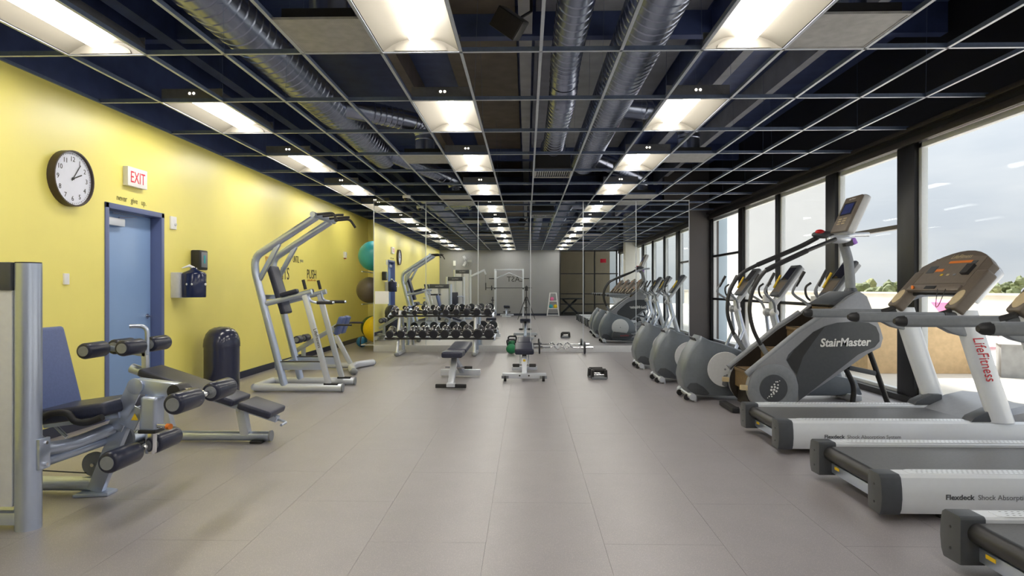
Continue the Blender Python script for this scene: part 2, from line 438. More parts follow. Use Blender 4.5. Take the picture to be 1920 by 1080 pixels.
# window wall
struct(B().box(XR-.03, XR+.25, YB-.2, YN, 2.98, ZD).build('wall_right', 'black_frame'))
b = B().box(XR-.06, XR+.2, YB, 15.1, 0, .07); struct(b.build('trim_1', 'black_frame', None, .004))
struct(B().box(XR-.07, XR-.03, YB, 15.1, 2.95, 3.02).box(XR-.1, XR-.03, YB, 15.1, ZG-.03, ZG+.02).build('trim_2', 'bronze_frame', None, .003))
posts = [(15.05, .1), (12.95, .26), (11.1, .1), (9.15, .28), (7.35, .33), (5.55, .12), (3.7, .12), (1.85, .3), (0, .12), (-2.05, .3), (YB+.05, .1)]
n = 0
for i in range(len(posts)-1):
    (ya, wa), (yb, wb) = posts[i], posts[i+1]; y1 = ya-wa/2; y0 = yb+wb/2; n += 1
    wn = thing(f'window_{n}', 'x', 'x', (XR, (y0+y1)/2, 0)); del wn['label']; del wn['category']; struct(wn)
    B().box(XR-.02, XR+.12, yb-wb/2, yb+wb/2, .05, 2.98).build('mullion', 'black_frame', wn, .004)
    if i == 0: B().box(XR-.02, XR+.12, ya-wa/2, ya+wa/2, .05, 2.98).build('mullion', 'black_frame', wn, .004)
    f = B().box(XR+.03, XR+.1, y1-.055, y1, .07, 2.98).box(XR+.03, XR+.1, y0, y0+.03, .07, 2.98)
    f.box(XR+.03, XR+.1, y0, y1, 2.9, 2.96).box(XR+.03, XR+.1, y0, y1, .07, .11)
    f.build('sash', 'jamb', wn, .003)
    B().box(XR+.06, XR+.07, y0+.01, y1-.01, .09, 2.95).build('pane', 'glass', wn)
    tz = {0: (2.07, 1.06), 1: (1.06,), 2: (1.06,), 3: (2.05,)}.get(i, ())
    for z in tz: B().box(XR+.02, XR+.1, y0, y1, z-.025, z+.025).build('transom', 'bronze_frame' if i == 3 else 'black_frame', wn)

ORD = ['first', 'second', 'third', 'fourth', 'fifth', 'sixth', 'seventh', 'eighth', 'ninth', 'tenth', 'eleventh', 'twelfth']
# ---------------------------------------------------------------- outside
struct(B().box(XR+.26, 60, -30, 60, -.3, -.05).build('ground_terrace', 'terrace'))
tag(B().box(14, 14.3, -30, 45, -.05, 1.1).box(13.95, 14.35, -30, 45, 1.1, 1.16).build('parapet_wall', 'parapet'), 'long pale parapet wall edging the roof terrace outside', 'wall')
tb = thing('planter_wall', 'tan textured planter wall on the terrace beyond the treadmill posts', 'planter', (6.3, 10.4, -.05))
B().box(5.45, 7.15, 10.1, 10.8, -.05, .8).build('body', 'tan_box', tb, .01)
B().box(5.43, 7.17, 10.08, 10.82, .8, .84).build('cap', 'parapet', tb, .005)
pg = thing('grey_planter', 'low grey stone planter with a white rim outside the right window', 'planter', (7.9, 9.4, -.05))
B().prism([(7.25, 9.7), (8.6, 9.0), (8.85, 9.45), (7.5, 10.15)], -.05, .46, 'z').build('body', 'planter_grey', pg)
B().prism([(7.2, 9.68), (8.6, 8.95), (8.9, 9.47), (7.5, 10.2)], .46, .53, 'z').build('rim', 'white_plastic', pg)
ch = thing('lounge_chair', 'bright pink lounge chair on the terrace outside', 'chair', (10.6, 14.6, -.05))
B().obox((10.1, 14.6, .42), (11.2, 14.6, .36), .8, .12).build('seat', 'pink', ch, .03)
B().obox((10.1, 14.6, .42), (9.6, 14.6, 1.02), .8, .12).build('backrest', 'pink', ch, .03)
for lx in (10.2, 11.1):
    for ly in (14.25, 14.95): B().cyl((lx, ly, -.05), (lx, ly, .36), .025, n=8).build('leg', 'jamb', ch)
fb = thing('neighbour_building', 'large plain pale grey building beyond the terrace', 'building', (16.4, 44, -.05))
B().box(13.7, 19.0, 40, 48, -.05, 15).build('walls', 'far_building', fb)
B().box(13.6, 19.1, 39.9, 48.1, 15, 15.3).build('roof', 'far_building', fb)
tag(B().box(XR+.26, 5.08, 15.9, 16.6, -.05, 4.4).build('facade_fin', 'pale_blue', None, .01), 'pale blue wall fin outside the farthest window', 'wall fin')
def tree(x, y, z0, h, r, m, label):
    t = thing('tree', label, 'tree', (x, y, z0), 'trees beyond the parapet')
    B().tube([(x, y, z0), (x+.1, y, z0+h*.6), (x, y, z0+h*.8)], [.16, .1, .05], 7).build('trunk', 'bark', t)
    bm = bmesh.new()
    rnd = random.Random(int(x*13+y*7))
    for k in range(26):
        a = rnd.uniform(0, 2*PI); q = rnd.uniform(.1, 1)**.5*r; zz = rnd.uniform(.35, 1)*h
        s = rnd.uniform(.22, .42)*r*(1.15-.5*abs(zz/h-.65))
        ret = bmesh.ops.create_icosphere(bm, subdivisions=2, radius=s)
        for v in ret['verts']:
            v.co *= rnd.uniform(.75, 1.25); v.co += Vector((q*math.cos(a), q*math.sin(a), zz))
    me = bpy.data.meshes.new('crown'); bm.to_mesh(me); bm.free(); me.materials.append(MATS[m])
    o = bpy.data.objects.new('crown', me); C.objects.link(o); o.parent = t
tk = 0
for px, top, m in ((1590, 535, 'leaf_b'), (1612, 529, 'leaf_a'), (1640, 531, 'leaf_b'), (1662, 534, 'leaf_a'), (1702, 533, 'leaf_b'), (1726, 531, 'leaf_a'), (1838, 534, 'leaf_b'),
                   (1858, 531, 'leaf_a'), (1880, 530, 'leaf_b'), (1902, 526, 'leaf_a'), (1925, 529, 'leaf_b'), (1950, 532, 'leaf_a')):
    Y = 46+(tk % 3)*3; p = pt(px, top, Y); tk += 1
    tree(p.x, Y, -4, p.z+4, 1.15, m, f'{ORD[tk-1]} leafy tree beyond the parapet, counting from the far window')

# ================================================================ CEILING THINGS
def troffer():
    t = thing('troffer_light', '', 'ceiling light', (0, 0, 0), 'recessed troffer lights')
    W, L, H = .3, .606, .13
    b = B()
    prof = [(-W, 0), (-W, .06), (-W+.05, H), (W-.05, H), (W, .06), (W, 0), (W-.004, 0), (W-.004, .058), (W-.052, H-.004), (-W+.052, H-.004), (-W+.004, .058), (-W+.004, 0)]
    b.prism(prof, -L, L)
    for y in (-L, L-.004): b.prism([(-W, 0), (-W, H), (W, H), (W, 0)], y, y+.004)
    b.build('housing', 'fixture_body', t)
    r = B(); N = 9
    for sgn in (-1, 1):
        pr = []
        for k in range(N+1):
            a = k/N; pr.append((sgn*(W-.012-(W-.062)*a), .004+.085*math.sin(a*PI*.62)))
        pr2 = [(x, z+.004) for x, z in reversed(pr)]
        r.prism(pr+pr2, -L+.006, L-.006)
    r.build('reflector', 'fixture_white', t)
    for y in (-L+.005, L-.012):
        B().prism([(-W+.01, .002), (-W+.01, .1), (W-.01, .1), (W-.01, .002)], y, y+.006).build('end_plate', 'fixture_white', t)
    arch = [(.2*math.cos(PI*k/12), .004+.08*math.sin(PI*k/12)) for k in range(13)]
    for y in (-L+.012, L-.02): B().prism(arch, y, y+.008).build('end_arch', 'fixture_white', t)
    ln = B(); pr = [(.075*math.cos(PI+PI*k/12), .075+.068*math.sin(PI+PI*k/12)) for k in range(13)]
    ln.prism(pr, -L+.05, L-.05)
    ln.build('lens', 'lens_lit', t, ang=60)
    for y, s in ((-L, -1), (L, 1)):
        pl = B().lathe([(.05, 0), (.05, .006)], (0, y if s > 0 else y-.006, .085), 'y', 20)
        o = len(pl.v); pl.v = [(v[0]*1.0, v[1], .085+(v[2]-.085)*.62) for v in pl.v]
        pl.build('cable_plate', 'fixture_body', t)
        for x in (-.02, .02):
            k = B().lathe([(.012, 0), (.012, .003)], (x, (y+.006) if s > 0 else y-.009, .083), 'y', 12)
            k.build('leak_glow_disc', 'leak_lit', t)  # glowing disc added in place of lamp light leaking through an open knockout
    return t
tr0 = troffer(); first = True
for rowname, x in (('left', -3.245), ('middle', -.805), ('right', 1.635)):
    for k, y in enumerate((11.47, 9.03, 6.59, 4.15, 1.71, -.73, -3.17)):
        lab = f'{ORD[k]} ceiling troffer light from the mirror wall in the {rowname} row'
        if first: tr0.location = (x, y, ZG+.004); tr0['label'] = lab; first = False
        else: dup(tr0, (x, y, ZG+.004), lab)
dup(tr0, (-3.245, 13.91, ZG+.004), 'ceiling troffer light in the ball niche beyond the mirror edge')

def spiral(path, r, step=.14, n=22):
    b = B(); P = [Vector(p) for p in path]; pts = []; rs = []
    for i in range(len(P)-1):
        L = (P[i+1]-P[i]).length; k = max(1, int(L/step))
        for j in range(k):
            q = P[i].lerp(P[i+1], j/k); dd = (P[i+1]-P[i]).normalized()
            pts += [q, q+dd*.012, q+dd*.024]; rs += [r, r+.006, r]
    pts.append(P[-1]); rs.append(r)
    b.tube(pts, rs, n)
    return b
def duct(label, parts, loc):
    t = thing('spiral_duct', label, 'air duct', loc)
    for nm, path, r, st in parts: spiral(path, r, st).build(nm, 'duct', t, ang=18)
    return t
ZC = 3.66
t = duct('large dark spiral duct along the left above the ceiling grid', [('duct_run', [(-2.52, -3.9, ZC), (-2.52, 11.0, ZC)], .23, .14),
   ('branch_duct', fillet([(-2.4, 8.0, 3.66), (-1.9, 8.35, 3.64), (-1.42, 8.72, 3.6), (-1.42, 8.72, 3.2)], .2), .135, .3),
   ('branch_duct', fillet([(-2.4, 3.9, 3.66), (-1.9, 4.3, 3.66), (-1.42, 4.45, 3.62), (-1.42, 4.45, 3.2)], .2), .135, .12),
   ('branch_duct', fillet([(-2.4, 10.8, 3.66), (-1.9, 11.6, 3.55), (-1.42, 12.38, 3.45), (-1.42, 12.38, 3.2)], .2), .135, .12)], (-2.52, 3, ZC-.23))
t = duct('large dark spiral duct right of centre above the ceiling grid', [('duct_run', [(1.06, -3.9, ZC), (1.06, 11.6, ZC)], .24, .13),
   ('branch_duct', fillet([(1.15, 8.15, 3.68), (1.7, 8.3, 3.66), (2.25, 8.72, 3.6), (2.25, 8.72, 3.2)], .2), .15, .3),
   ('branch_duct', fillet([(1.15, 11.2, 3.66), (1.7, 11.8, 3.6), (2.25, 12.38, 3.5), (2.25, 12.38, 3.2)], .2), .15, .3),
   ('branch_duct', fillet([(1.15, 4.0, 3.68), (1.7, 4.2, 3.66), (2.25, 4.45, 3.62), (2.25, 4.45, 3.2)], .2), .13, .3)], (1.06, 3, ZC-.24))
t = duct('narrow dark spiral duct at the centre, stepping down to a louvred vent', [('duct_run', fillet([(.41, -3.9, 3.7), (.41, 6.6, 3.7), (.415, 7.1, 3.5), (.415, 9.9, 3.5)], .3), .155, .15),
   ('vent_box', [(.415, 9.7, 3.5), (.415, 10.2, 3.5)], .19, .5)], (.41, 3, 3.5))

def diffuser(x, y, lab, louver=False):
    t = thing('air_diffuser', lab, 'air vent', (x, y, ZG), 'ceiling air vents')
    b = B()
    for a0, a1, c0, c1 in ((-.298, .298, -.298, -.275), (-.298, .298, .275, .298), (-.298, -.275, -.275, .275), (.275, .298, -.275, .275)):
        b.box(x+a0, x+a1, y+c0, y+c1, ZG+.003, ZG+.02)
    b.build('frame', 'diffuser', t)
    if louver:
        for k in range(16):
            xx = x-.26+k*.0347
            B().obox((xx, y-.27, ZG+.03), (xx, y+.27, ZG+.03), .03, .004, (.5, 0, .9)).build('louver', 'light_grey', t)
        B().box(x-.27, x+.27, y-.27, y+.27, ZG+.06, ZG+.28).build('plenum', 'dark_plastic', t)
    else:
        B().box(x-.278, x+.278, y-.278, y+.278, ZG+.006, ZG+.012).build('perforated_plate', 'diffuser', t)
        B().prism([(x-.25, y-.25), (x+.25, y-.25), (x+.25, y+.25), (x-.25, y+.25)], ZG+.012, ZG+.1, 'z').build('plenum', 'dark_plastic', t)
    return t
for nm, x in (('left of the middle light row', -1.415), ('right of the right light row', 2.245)):
    for k, y in enumerate((12.385, 8.725, 4.455, .795)):
        diffuser(x, y, f'square perforated ceiling vent {nm}, {ORD[k]} from the mirror')
diffuser(.415, 9.945, 'ceiling vent with bright louvre slats under the narrow duct', True)

sp = thing('ceiling_speaker', 'tilted black loudspeaker box hung above the ceiling grid', 'speaker', (-.14, 5.1, 3.5))
M = Matrix.Rotation(math.radians(35), 3, 'Y') @ Matrix.Rotation(math.radians(25), 3, 'X')
b = B().box(-.12, .12, -.1, .1, -.085, .085); b.v = [tuple(M @ Vector(v)+Vector((-.14, 5.1, 3.48))) for v in b.v]; b.build('cabinet', 'dark_plastic', sp, .012)
b = B().box(-.11, .11, -.108, -.1, -.075, .075); b.v = [tuple(M @ Vector(v)+Vector((-.14, 5.1, 3.48))) for v in b.v]; b.build('grille', 'step_dark', sp)
B().tube([(-.1, 5.12, 3.5), (.04, 5.2, 3.62), (.04, 5.2, 4.0)], .014, 8).build('bracket', 'black_frame', sp)
dc = thing('dome_camera', 'small white dome security camera under the ceiling by the mirror', 'camera', (-2.33, 12.08, 3.0))
B().lathe([(.078, ZG-.002), (.078, ZG-.045), (.07, ZG-.055)], (-2.33, 12.08, 0)).build('base', 'white_plastic', dc)
B().ball((-2.33, 12.08, ZG-.055), .058).build('dome', 'screen_dark', dc)

# ================================================================ WALL THINGS
c = onX(127, 335, XL); ck = thing('wall_clock', 'round wall clock with black rim and white dial on yellow wall', 'clock', (XL, c.y, c.z))
R = .252
def ring(r0, r1, x0, x1, n=40):
    b = B(); b.lathe([(r0, x0), (r1, x0), (r1, x1), (r0, x1), (r0, x0)], (XL, c.y, c.z), 'x', n); b.f = b.f[:-2]; b.mi = b.mi[:-2]; return b
ring(R-.012, R, 0, .07).build('rim', 'clock_rim', ck)
B().lathe([(R-.012, .002), (R-.012, .045)], (XL, c.y, c.z), 'x', 40).build('dial', 'clock_face', ck)
XF = XL+.046
for k in range(12):
    a = PI/2-(k or 12)*PI/6; s = str(k or 12)
    # dial is read from +X: right on the dial is +Y
    text('numeral', s, .062, (XF, c.y+math.cos(a)*.178, c.z+math.sin(a)*.178-.022), (0, 1, 0), (0, 0, 1), 'black_text', ck, .0006, 'CENTER')
for k in range(60):
    a = k*PI/30; q = Vector((0, math.sin(a), math.cos(a)))
    p0 = Vector((XF, c.y, c.z))
    B().obox(p0+q*.218, p0+q*(.229 if k % 5 else .232), .002 if k % 5 else .004, .0015, Vector((0, q.z, -q.y))).build('minute_mark', 'black_text', ck)
for ang, L, wd in ((35, .165, .007), (66, .12, .010)):
    a = math.radians(ang); q = Vector((0, math.sin(a), math.cos(a)))
    B().obox(Vector((XF+.005, c.y, c.z))-q*.025, Vector((XF+.005, c.y, c.z))+q*L, wd, .002, Vector((0, q.z, -q.y))).build('clock_hand', 'black_text', ck)
B().lathe([(.012, 0), (.012, .009)], (XF, c.y, c.z), 'x', 14).build('hub', 'black_text', ck)

c = onX(249, 334, XL); e = thing('exit_sign', 'white exit sign with red letters above the blue door', 'sign', (XL, c.y, c.z))
B().box(XL, XL+.055, c.y-.165, c.y+.165, c.z-.1, c.z+.1).build('sign_box', 'white_plastic', e, .006)
text('lettering', 'EXIT', .17, (XL+.056, c.y, c.z-.06), (0, 1, 0), (0, 0, 1), 'exit_red', e, .0008, 'CENTER', 0, .72)
def wtext(body, x0, x1, y, hh, m, label, shear=0):
    p0 = onX(x0, y, XL); p1 = onX(x1, y, XL)
    o = text('wall_lettering', body, hh, (XL+.003, p0.y, onX((x0+x1)/2, y, XL).z-hh*.35), (0, 1, 0), (0, 0, 1), m, None, .001)
    w0 = max(v.co.y for v in o.data.vertices)-min(v.co.y for v in o.data.vertices); k = (p1.y-p0.y)/w0; ymin = p0.y
    for v in o.data.vertices: v.co.y = ymin+(v.co.y-ymin)*k
    tag(o, label, 'wall lettering')
wtext('never   give   up.', 218, 273, 375, .085, 'olive_text', 'small words never give up above the blue door')
wtext('LIMITS', 512, 541, 512, .30, 'black_text', 'dark word LIMITS on the yellow wall')
wtext('YOUR', 497, 506, 487, .16, 'orange_text', 'orange word behind the knee raise tower upright')
wtext('UNTIL', 549, 560, 486, .17, 'black_text', 'dark word UNTIL on the yellow wall')
wtext('you', 562, 568, 488, .10, 'grey_text', 'small grey word you beside UNTIL on the yellow wall')
wtext('PUSH', 575, 592, 514, .25, 'black_text', 'dark word PUSH on the yellow wall')
wtext('yourself to the', 576, 592, 525, .06, 'orange_text', 'tiny words under PUSH on the yellow wall')
# plates
def plate(px, py, w, h, label, cat, name, extra=True):
    c = onX(px, py, XL); t = thing(name, label, cat, (XL, c.y, c.z))
    B().box(XL, XL+.02, c.y-w/2, c.y+w/2, c.z-h/2, c.z+h/2).build('cover', 'white_plastic', t, .004)
    if extra: B().lathe([(.018, .02), (.016, .035)], (XL, c.y+w*.2, c.z-h*.12), 'x', 14).build('knob', 'light_grey', t)
plate(323, 418, .12, .15, 'white wall control plate right of the blue door', 'wall plate', 'wall_plate')
plate(122, 523, .06, .1, 'tiny white wall sensor left of the blue door', 'wall sensor', 'wall_sensor', False)
c = onX(645, 478, XL); t = thing('strobe_alarm', 'white fire alarm strobe high on the yellow wall by the balls', 'alarm', (XL, c.y, c.z))
B().box(XL, XL+.05, c.y-.06, c.y+.06, c.z-.07, c.z+.07).build('housing', 'white_plastic', t, .008); B().box(XL+.05, XL+.06, c.y-.03, c.y+.03, c.z-.01, c.z+.05).build('strobe_lens', 'light_grey', t)
B().box(XL+.01, XL+.045, c.y-.03, c.y+.03, c.z-.09, c.z-.07).build('speaker_lip', 'red', t)
c = onX(365, 488, XL); t = thing('soap_dispenser', 'black hand sanitizer dispenser on the yellow wall', 'dispenser', (XL, c.y, c.z))
B().box(XL, XL+.12, c.y-.1, c.y+.1, c.z-.125, c.z+.125).build('body', 'dark_plastic', t, .02)
B().box(XL+.12, XL+.126, c.y-.07, c.y+.07, c.z-.09, c.z+.1).build('front_panel', 'mid_grey', t, .003)
B().box(XL+.126, XL+.129, c.y-.02, c.y+.02, c.z-.04, c.z+.06).build('level_window', 'teal_ball', t)
c = onX(322, 533, XL); cy = c.y+.1; t = thing('wipe_dispenser', 'navy wipes bucket in a grey wall holder beside the door', 'dispenser', (XL, cy, c.z))
B().box(XL, XL+.1, cy-.13, cy+.1, c.z-.16, c.z+.14).build('holder', 'light_grey', t, .01)
B().lathe([(.128, c.z-.155), (.132, c.z-.14), (.135, c.z+.12), (.12, c.z+.14), (.05, c.z+.17), (.03, c.z+.2)], (XL+.2, cy+.02, 0)).build('bucket', 'navy_gloss', t)
b = B()
for k in (0, 1, 4):
    a = -1.7+k*.45; b.ball((XL+.2+.131*math.cos(a), cy+.02+.131*math.sin(a), c.z), .017, 10, (.6, 1.6, 1) if k == 4 else (.6, .8, .8))
b.build('logo_dots', 'white_plastic', t)
B().tube([(XL+.2, cy+.02, c.z+.19), (XL+.17, cy-.03, c.z+.22), (XL+.12, cy-.1, c.z+.19)], [.02, .018, .004], 6).build('wipe_sheet', 'paper', t)
# paper notice on mirror
c0 = pt(702, 546, YM-.006); c1 = pt(729, 570, YM-.006)
tag(B().box(c0.x+.01, c1.x, YM-.009, YM-.006, c1.z, c0.z).build('paper_notice', 'paper'), 'white paper notice stuck on the left mirror edge', 'notice')
# outlet on the rear wall, rear lettering
tag(B().box(-.2, -.02, YB, YB+.01, .4, .52).build('outlet_plate', 'white_plastic', None, .003), 'white outlet plate low on the grey rear wall', 'outlet')
o = text('rear_lettering', 'LAST', .36, (-.14, YB+.003, 1.62), (-1, 0, 0), (0, 0, 1), 'black_text'); tag(o, 'dark word LAST on the grey rear wall seen in the mirror', 'wall lettering')

# ---------------------------------------------------------------- trash can
p = onX(416, 700, XL+.3); TX, TY = XL+.3, p.y
t = thing('trash_can', 'tall glossy navy trash can with a domed lid by the yellow wall', 'trash can', (TX, TY, 0))
B().lathe([(.2, 0), (.21, .02), (.21, .58)], (TX, TY, 0), 'z', 36).build('body', 'trash_navy', t)
B().lathe([(.216, .575), (.216, .61), (.21, .67), (.186, .74), (.145, .79), (.085, .82), (.01, .83)], (TX, TY, 0), 'z', 36).build('dome_lid', 'trash_navy', t, ang=60)

# ================================================================ LEFT MACHINES
def roller(t, p0, p1, r, name='roller_pad'):
    """foam roller with rounded shoulders and flat end discs"""
    p0, p1 = Vector(p0), Vector(p1); d = (p1-p0).normalized()
    q = [p0, p0+d*.006, p0+d*.02, p1-d*.02, p1-d*.006, p1]
    o = B().tube(q, [r*.8, r*.93, r, r, r*.93, r*.8], 26).build(name, 'foam', t, ang=50)
    B().cyl(p0-d*.006, p0+d*.004, r*.62, n=22).build('end_disc', 'mid_grey', o)
    B().cyl(p1-d*.004, p1+d*.006, r*.62, n=22).build('end_disc', 'mid_grey', o)
    return o
# --- leg extension
t = thing('leg_extension_machine', 'silver leg extension machine with navy pads and weight tower at left', 'gym machine', (-2.75, 3.85, 0))
PX, PY = -2.73, 3.36
B().tube([(PX, PY, 0), (PX, PY, 1.452)], .062, 28).build('tower_post', 'silver', t)
B().tube([(PX, PY, 1.45), (PX, PY, 1.458)], .06, 28).build('post_cap', 'dark_plastic', t)
B().tube([(-3.52, PY, 0), (-3.52, PY, 1.452)], .062, 28).build('tower_post', 'silver', t)
B().box(-3.47, -2.78, PY-.06, PY+.06, 1.305, 1.457).build('tower_header', 'charcoal', t, .01)
text('lettering', 'LifeFitness', .07, (-3.12, PY+.061, 1.36), (-1, 0, 0), (0, 0, 1), 'light_grey', t, .0006, 'CENTER')
B().box(-3.47, -2.785, PY-.045, PY-.03, .13, 1.305).build('front_shroud', 'light_grey', t, .004)
B().box(-3.47, -3.17, PY+.03, PY+.045, .13, 1.305).box(-3.07, -2.785, PY+.03, PY+.045, .13, 1.305).build('rear_shroud', 'light_grey', t, .004)
for k in range(12): B().box(-3.3, -2.95, PY-.025, PY+.025, .16+k*.045, .2+k*.045).build('weight_plate', 'iron', t, .004)
B().box(-3.5, -2.75, PY-.05, PY+.05, .03, .1).build('tower_base', 'silver', t, .01)
br = B().box(PX+.055, PX+.078, PY-.02, PY+.06, .32, .49).build('bracket_plate', 'silver', t, .006)
for z in (.345, .465): B().cyl((PX+.07, PY+.02, z), (PX+.09, PY+.02, z), .01, n=8).build('bolt', 'chrome', br)
B().tube(fillet([(PX+.04, PY+.05, .42), pt(130, 835, 3.6), pt(210, 803, 3.85)], .15), .038, 16).build('frame_tube', 'silver', t)
B().tube([(PX, PY+.08, .34), pt(215, 818, 3.98)], .036, 16).build('frame_tube', 'silver', t)
B().tube([(-3.4, 3.95, .06), (-2.72, 3.95, .06)], .045, 16).build('base_tube', 'silver', t)
B().tube([(-3.4, 3.45, .06), (-3.4, 4.05, .06)], .045, 16).build('base_tube', 'silver', t)
a, bb, cc = pt(263, 722, 3.85), pt(225, 800, 3.88), pt(180, 912, 3.93)
B().obox(a+V(0, -.05, 0), bb+V(0, -.05, 0), .014, .095).cyl(a+V(0, -.057, 0), a+V(0, -.043, 0), .05).build('pivot_plate', 'silver', t, .003)
B().obox(bb+V(.03, 0, .05), (cc.x, cc.y, .02), .05, .1).build('front_leg', 'silver', t, .012)
B().prism([(cc.x-.09, cc.y-.09), (cc.x+.11, cc.y-.05), (cc.x+.11, cc.y+.05), (cc.x-.09, cc.y+.09)], 0, .022, 'z').build('foot_plate', 'silver', t, .008)
for px, py, Y, r in ((223, 822, 3.98, .1), (178, 870, 3.98, .078)):
    q = pt(px, py, Y); o = B().lathe([(r, -.012), (r-.01, -.004), (r-.01, .004), (r, .012)], q, 'y', 32).build('pulley', 'mid_grey', t)
    B().cyl(q-V(0, .03, 0), q+V(0, .03, 0), .012, n=10).build('axle', 'chrome', o)
B().tube([pt(75, 882, 3.7), pt(165, 887, 3.98)], .004, 6).build('cable', 'dark_plastic', t)
# seat and back pads (machine faces +X)
B().obox((-3.05, 3.85, .52), pt(238, 750, 3.85)+V(0, 0, -.02), .42, .085).build('seat_pad', 'vinyl', t, .03, 3)
B().obox((-3.0, 3.85, .47), pt(232, 768, 3.85)+V(0, 0, -.02), .1, .05).build('seat_beam', 'silver', t, .008)
B().obox((-2.98, 3.87, .5), (-3.12, 3.87, 1.06), .46, .075).build('back_pad', 'vinyl_blue', t, .03, 3)
for y in (3.78, 3.94): B().tube(fillet([(-3.02, y, .7), (-3.1, y, .5), (-2.95, y, .36)], .1), .012, 8).build('back_bracket', 'silver', t)
B().tube(spline([pt(60, 795, 3.62), pt(95, 776, 3.62), pt(125, 775, 3.62), pt(142, 790, 3.62), pt(165, 792, 3.62), pt(192, 782, 3.62)]), .02, 12).build('hand_grip', 'rubber', t)
# lever
a1 = pt(338, 732, 3.85)
B().obox(a+V(-.02, .0, .0), a1, .085, .09).build('lever_arm', 'silver', t, .012)
B().cyl(a1-V(.01, .06, 0), a1+V(.0, .06, 0), .045).build('arm_hub', 'dark_plastic', t, .006)
l0, l1 = pt(287, 742, 3.8), pt(284, 806, 3.8)
B().obox(l0, l1, .1, .105).build('lever_sleeve', 'silver', t, .02, 3)
B().obox(l1+V(0, 0, .01), l1-V(0, 0, .014), .108, .112).build('sleeve_collar', 'dark_plastic', t, .01)
B().obox(l1, pt(283, 850, 3.8), .045, .05).build('adjust_post', 'chrome', t, .006)
q = pt(297, 798, 3.76); o = B().cyl(q, q+V(.07, -.02, -.0), .015, n=12).build('pull_pin', 'chrome', t); B().cyl(q+V(.065, -.018, 0), q+V(.09, -.026, 0), .018, n=12).build('pin_tip', 'orange', o)
q = pt(252, 782, 3.79); B().obox(pt(237, 800, 3.82), pt(255, 762, 3.82), .012, .11).build('guard_plate', 'silver', t, .003)
B().prism([(q.x-.022, q.z-.02), (q.x+.022, q.z-.02), (q.x, q.z+.022)], 3.79, 3.795).build('warning_label', 'gold_label', t)
for z, x, y0, y1 in ((.65, -2.02, 3.52, 4.2), (.33, -2.36, 3.46, 4.14)):
    B().cyl((x, y0+.02, z), (x, y1-.02, z), .018, n=14).build('roller_axle', 'chrome', t)
    roller(t, (x, y0, z), (x, y0+.255, z), .062); roller(t, (x, y1-.255, z), (x, y1, z), .062)
B().obox(a1, (-2.02, 3.85, .65), .05, .05).build('roller_bracket', 'chrome', t, .006)
B().obox(pt(283, 838, 3.8), (-2.36, 3.81, .33), .045, .05).build('roller_bracket', 'chrome', t, .006)

# --- decline ab bench
Y = 5.3
t = thing('decline_bench', 'black decline sit-up bench with silver frame and four foam rollers', 'exercise bench', (-2.7, Y, 0))
B().tube([(-3.35, Y, .05), (-2.2, Y, .05)], .042, 18).build('base_tube', 'silver', t)
for x in (-2.19, -3.36): B().cyl((x-.008, Y, .05), (x+.008, Y, .05), .047, n=18).build('tube_cap', 'mid_grey', t)
B().box(-2.34, -2.24, Y-.08, Y+.08, 0, .02).box(-3.32, -3.22, Y-.25, Y+.25, 0, .02).build('rubber_foot', 'rubber', t, .004)
B().tube([(-3.3, Y-.28, .05), (-3.3, Y+.28, .05)], .04, 16).build('cross_foot', 'silver', t)
p0, p1 = pt(268, 702, Y), pt(521, 786, Y)
B().obox(p0, p1, .07, .05).build('bench_beam', 'silver', t, .008)
u = (p1-p0).normalized(); nn = Vector((-u.z, 0, u.x)); nn = nn if nn.z > 0 else -nn
L = (p1-p0).length
o1 = p0+nn*.055
B().obox(o1+u*.04, o1+u*(L*.72), .34, .06).build('back_pad', 'vinyl', t, .022, 3)
B().obox(o1+u*(L*.75), o1+u*(L*.985), .34, .06).build('seat_pad', 'vinyl', t, .022, 3)
q = p1
B().tube(fillet([q-u*.05, q+u*.03, q+u*.08+V(0, 0, 0), q+u*.08+V(0, -.12, 0)], .03), .011, 8).build('pull_handle', 'silver', t)
B().obox(pt(452, 762, Y), pt(462, 812, Y)-V(0, 0, .02), .08, .075).build('front_leg', 'silver_light', t, .012)
B().cyl(pt(452, 765, Y)-V(0, .06, 0), pt(452, 765, Y)+V(0, .06, 0), .02, n=12).build('hinge_pin', 'chrome', t)
B().obox(pt(300, 722, Y), (-3.05, Y, .06), .07, .07).build('rear_leg', 'silver_light', t, .012)
q0 = pt(255, 700, Y); q1 = pt(280, 690, Y)
B().cyl(pt(247, 690, Y), pt(290, 706, Y), .042, n=18).build('end_tube', 'silver', t)
B().obox(pt(273, 690, Y), pt(272, 655, Y), .05, .045).build('roller_post', 'silver_light', t, .008)
B().tube(fillet([pt(276, 665, Y), pt(276, 611, Y), pt(243, 612, Y-.05)], .08), .018, 12).build('hand_bar', 'silver', t)
for px, py in ((272, 647), (204, 652)):
    q = pt(px, py, Y)
    B().cyl(q-V(0, .3, 0), q+V(0, .3, 0), .016, n=12).build('roller_axle', 'chrome', t)
    roller(t, q-V(0, .31, 0), q-V(0, .06, 0), .066); roller(t, q+V(0, .06, 0), q+V(0, .31, 0), .066)
B().obox(pt(204, 652, Y), pt(276, 665, Y), .05, .04).build('roller_bracket', 'silver', t, .006)
B().tube([pt(262, 704, Y-.04), pt(285, 714, Y-.04), pt(310, 716, Y-.04)], .012, 8).build('release_handle', 'chrome', t)

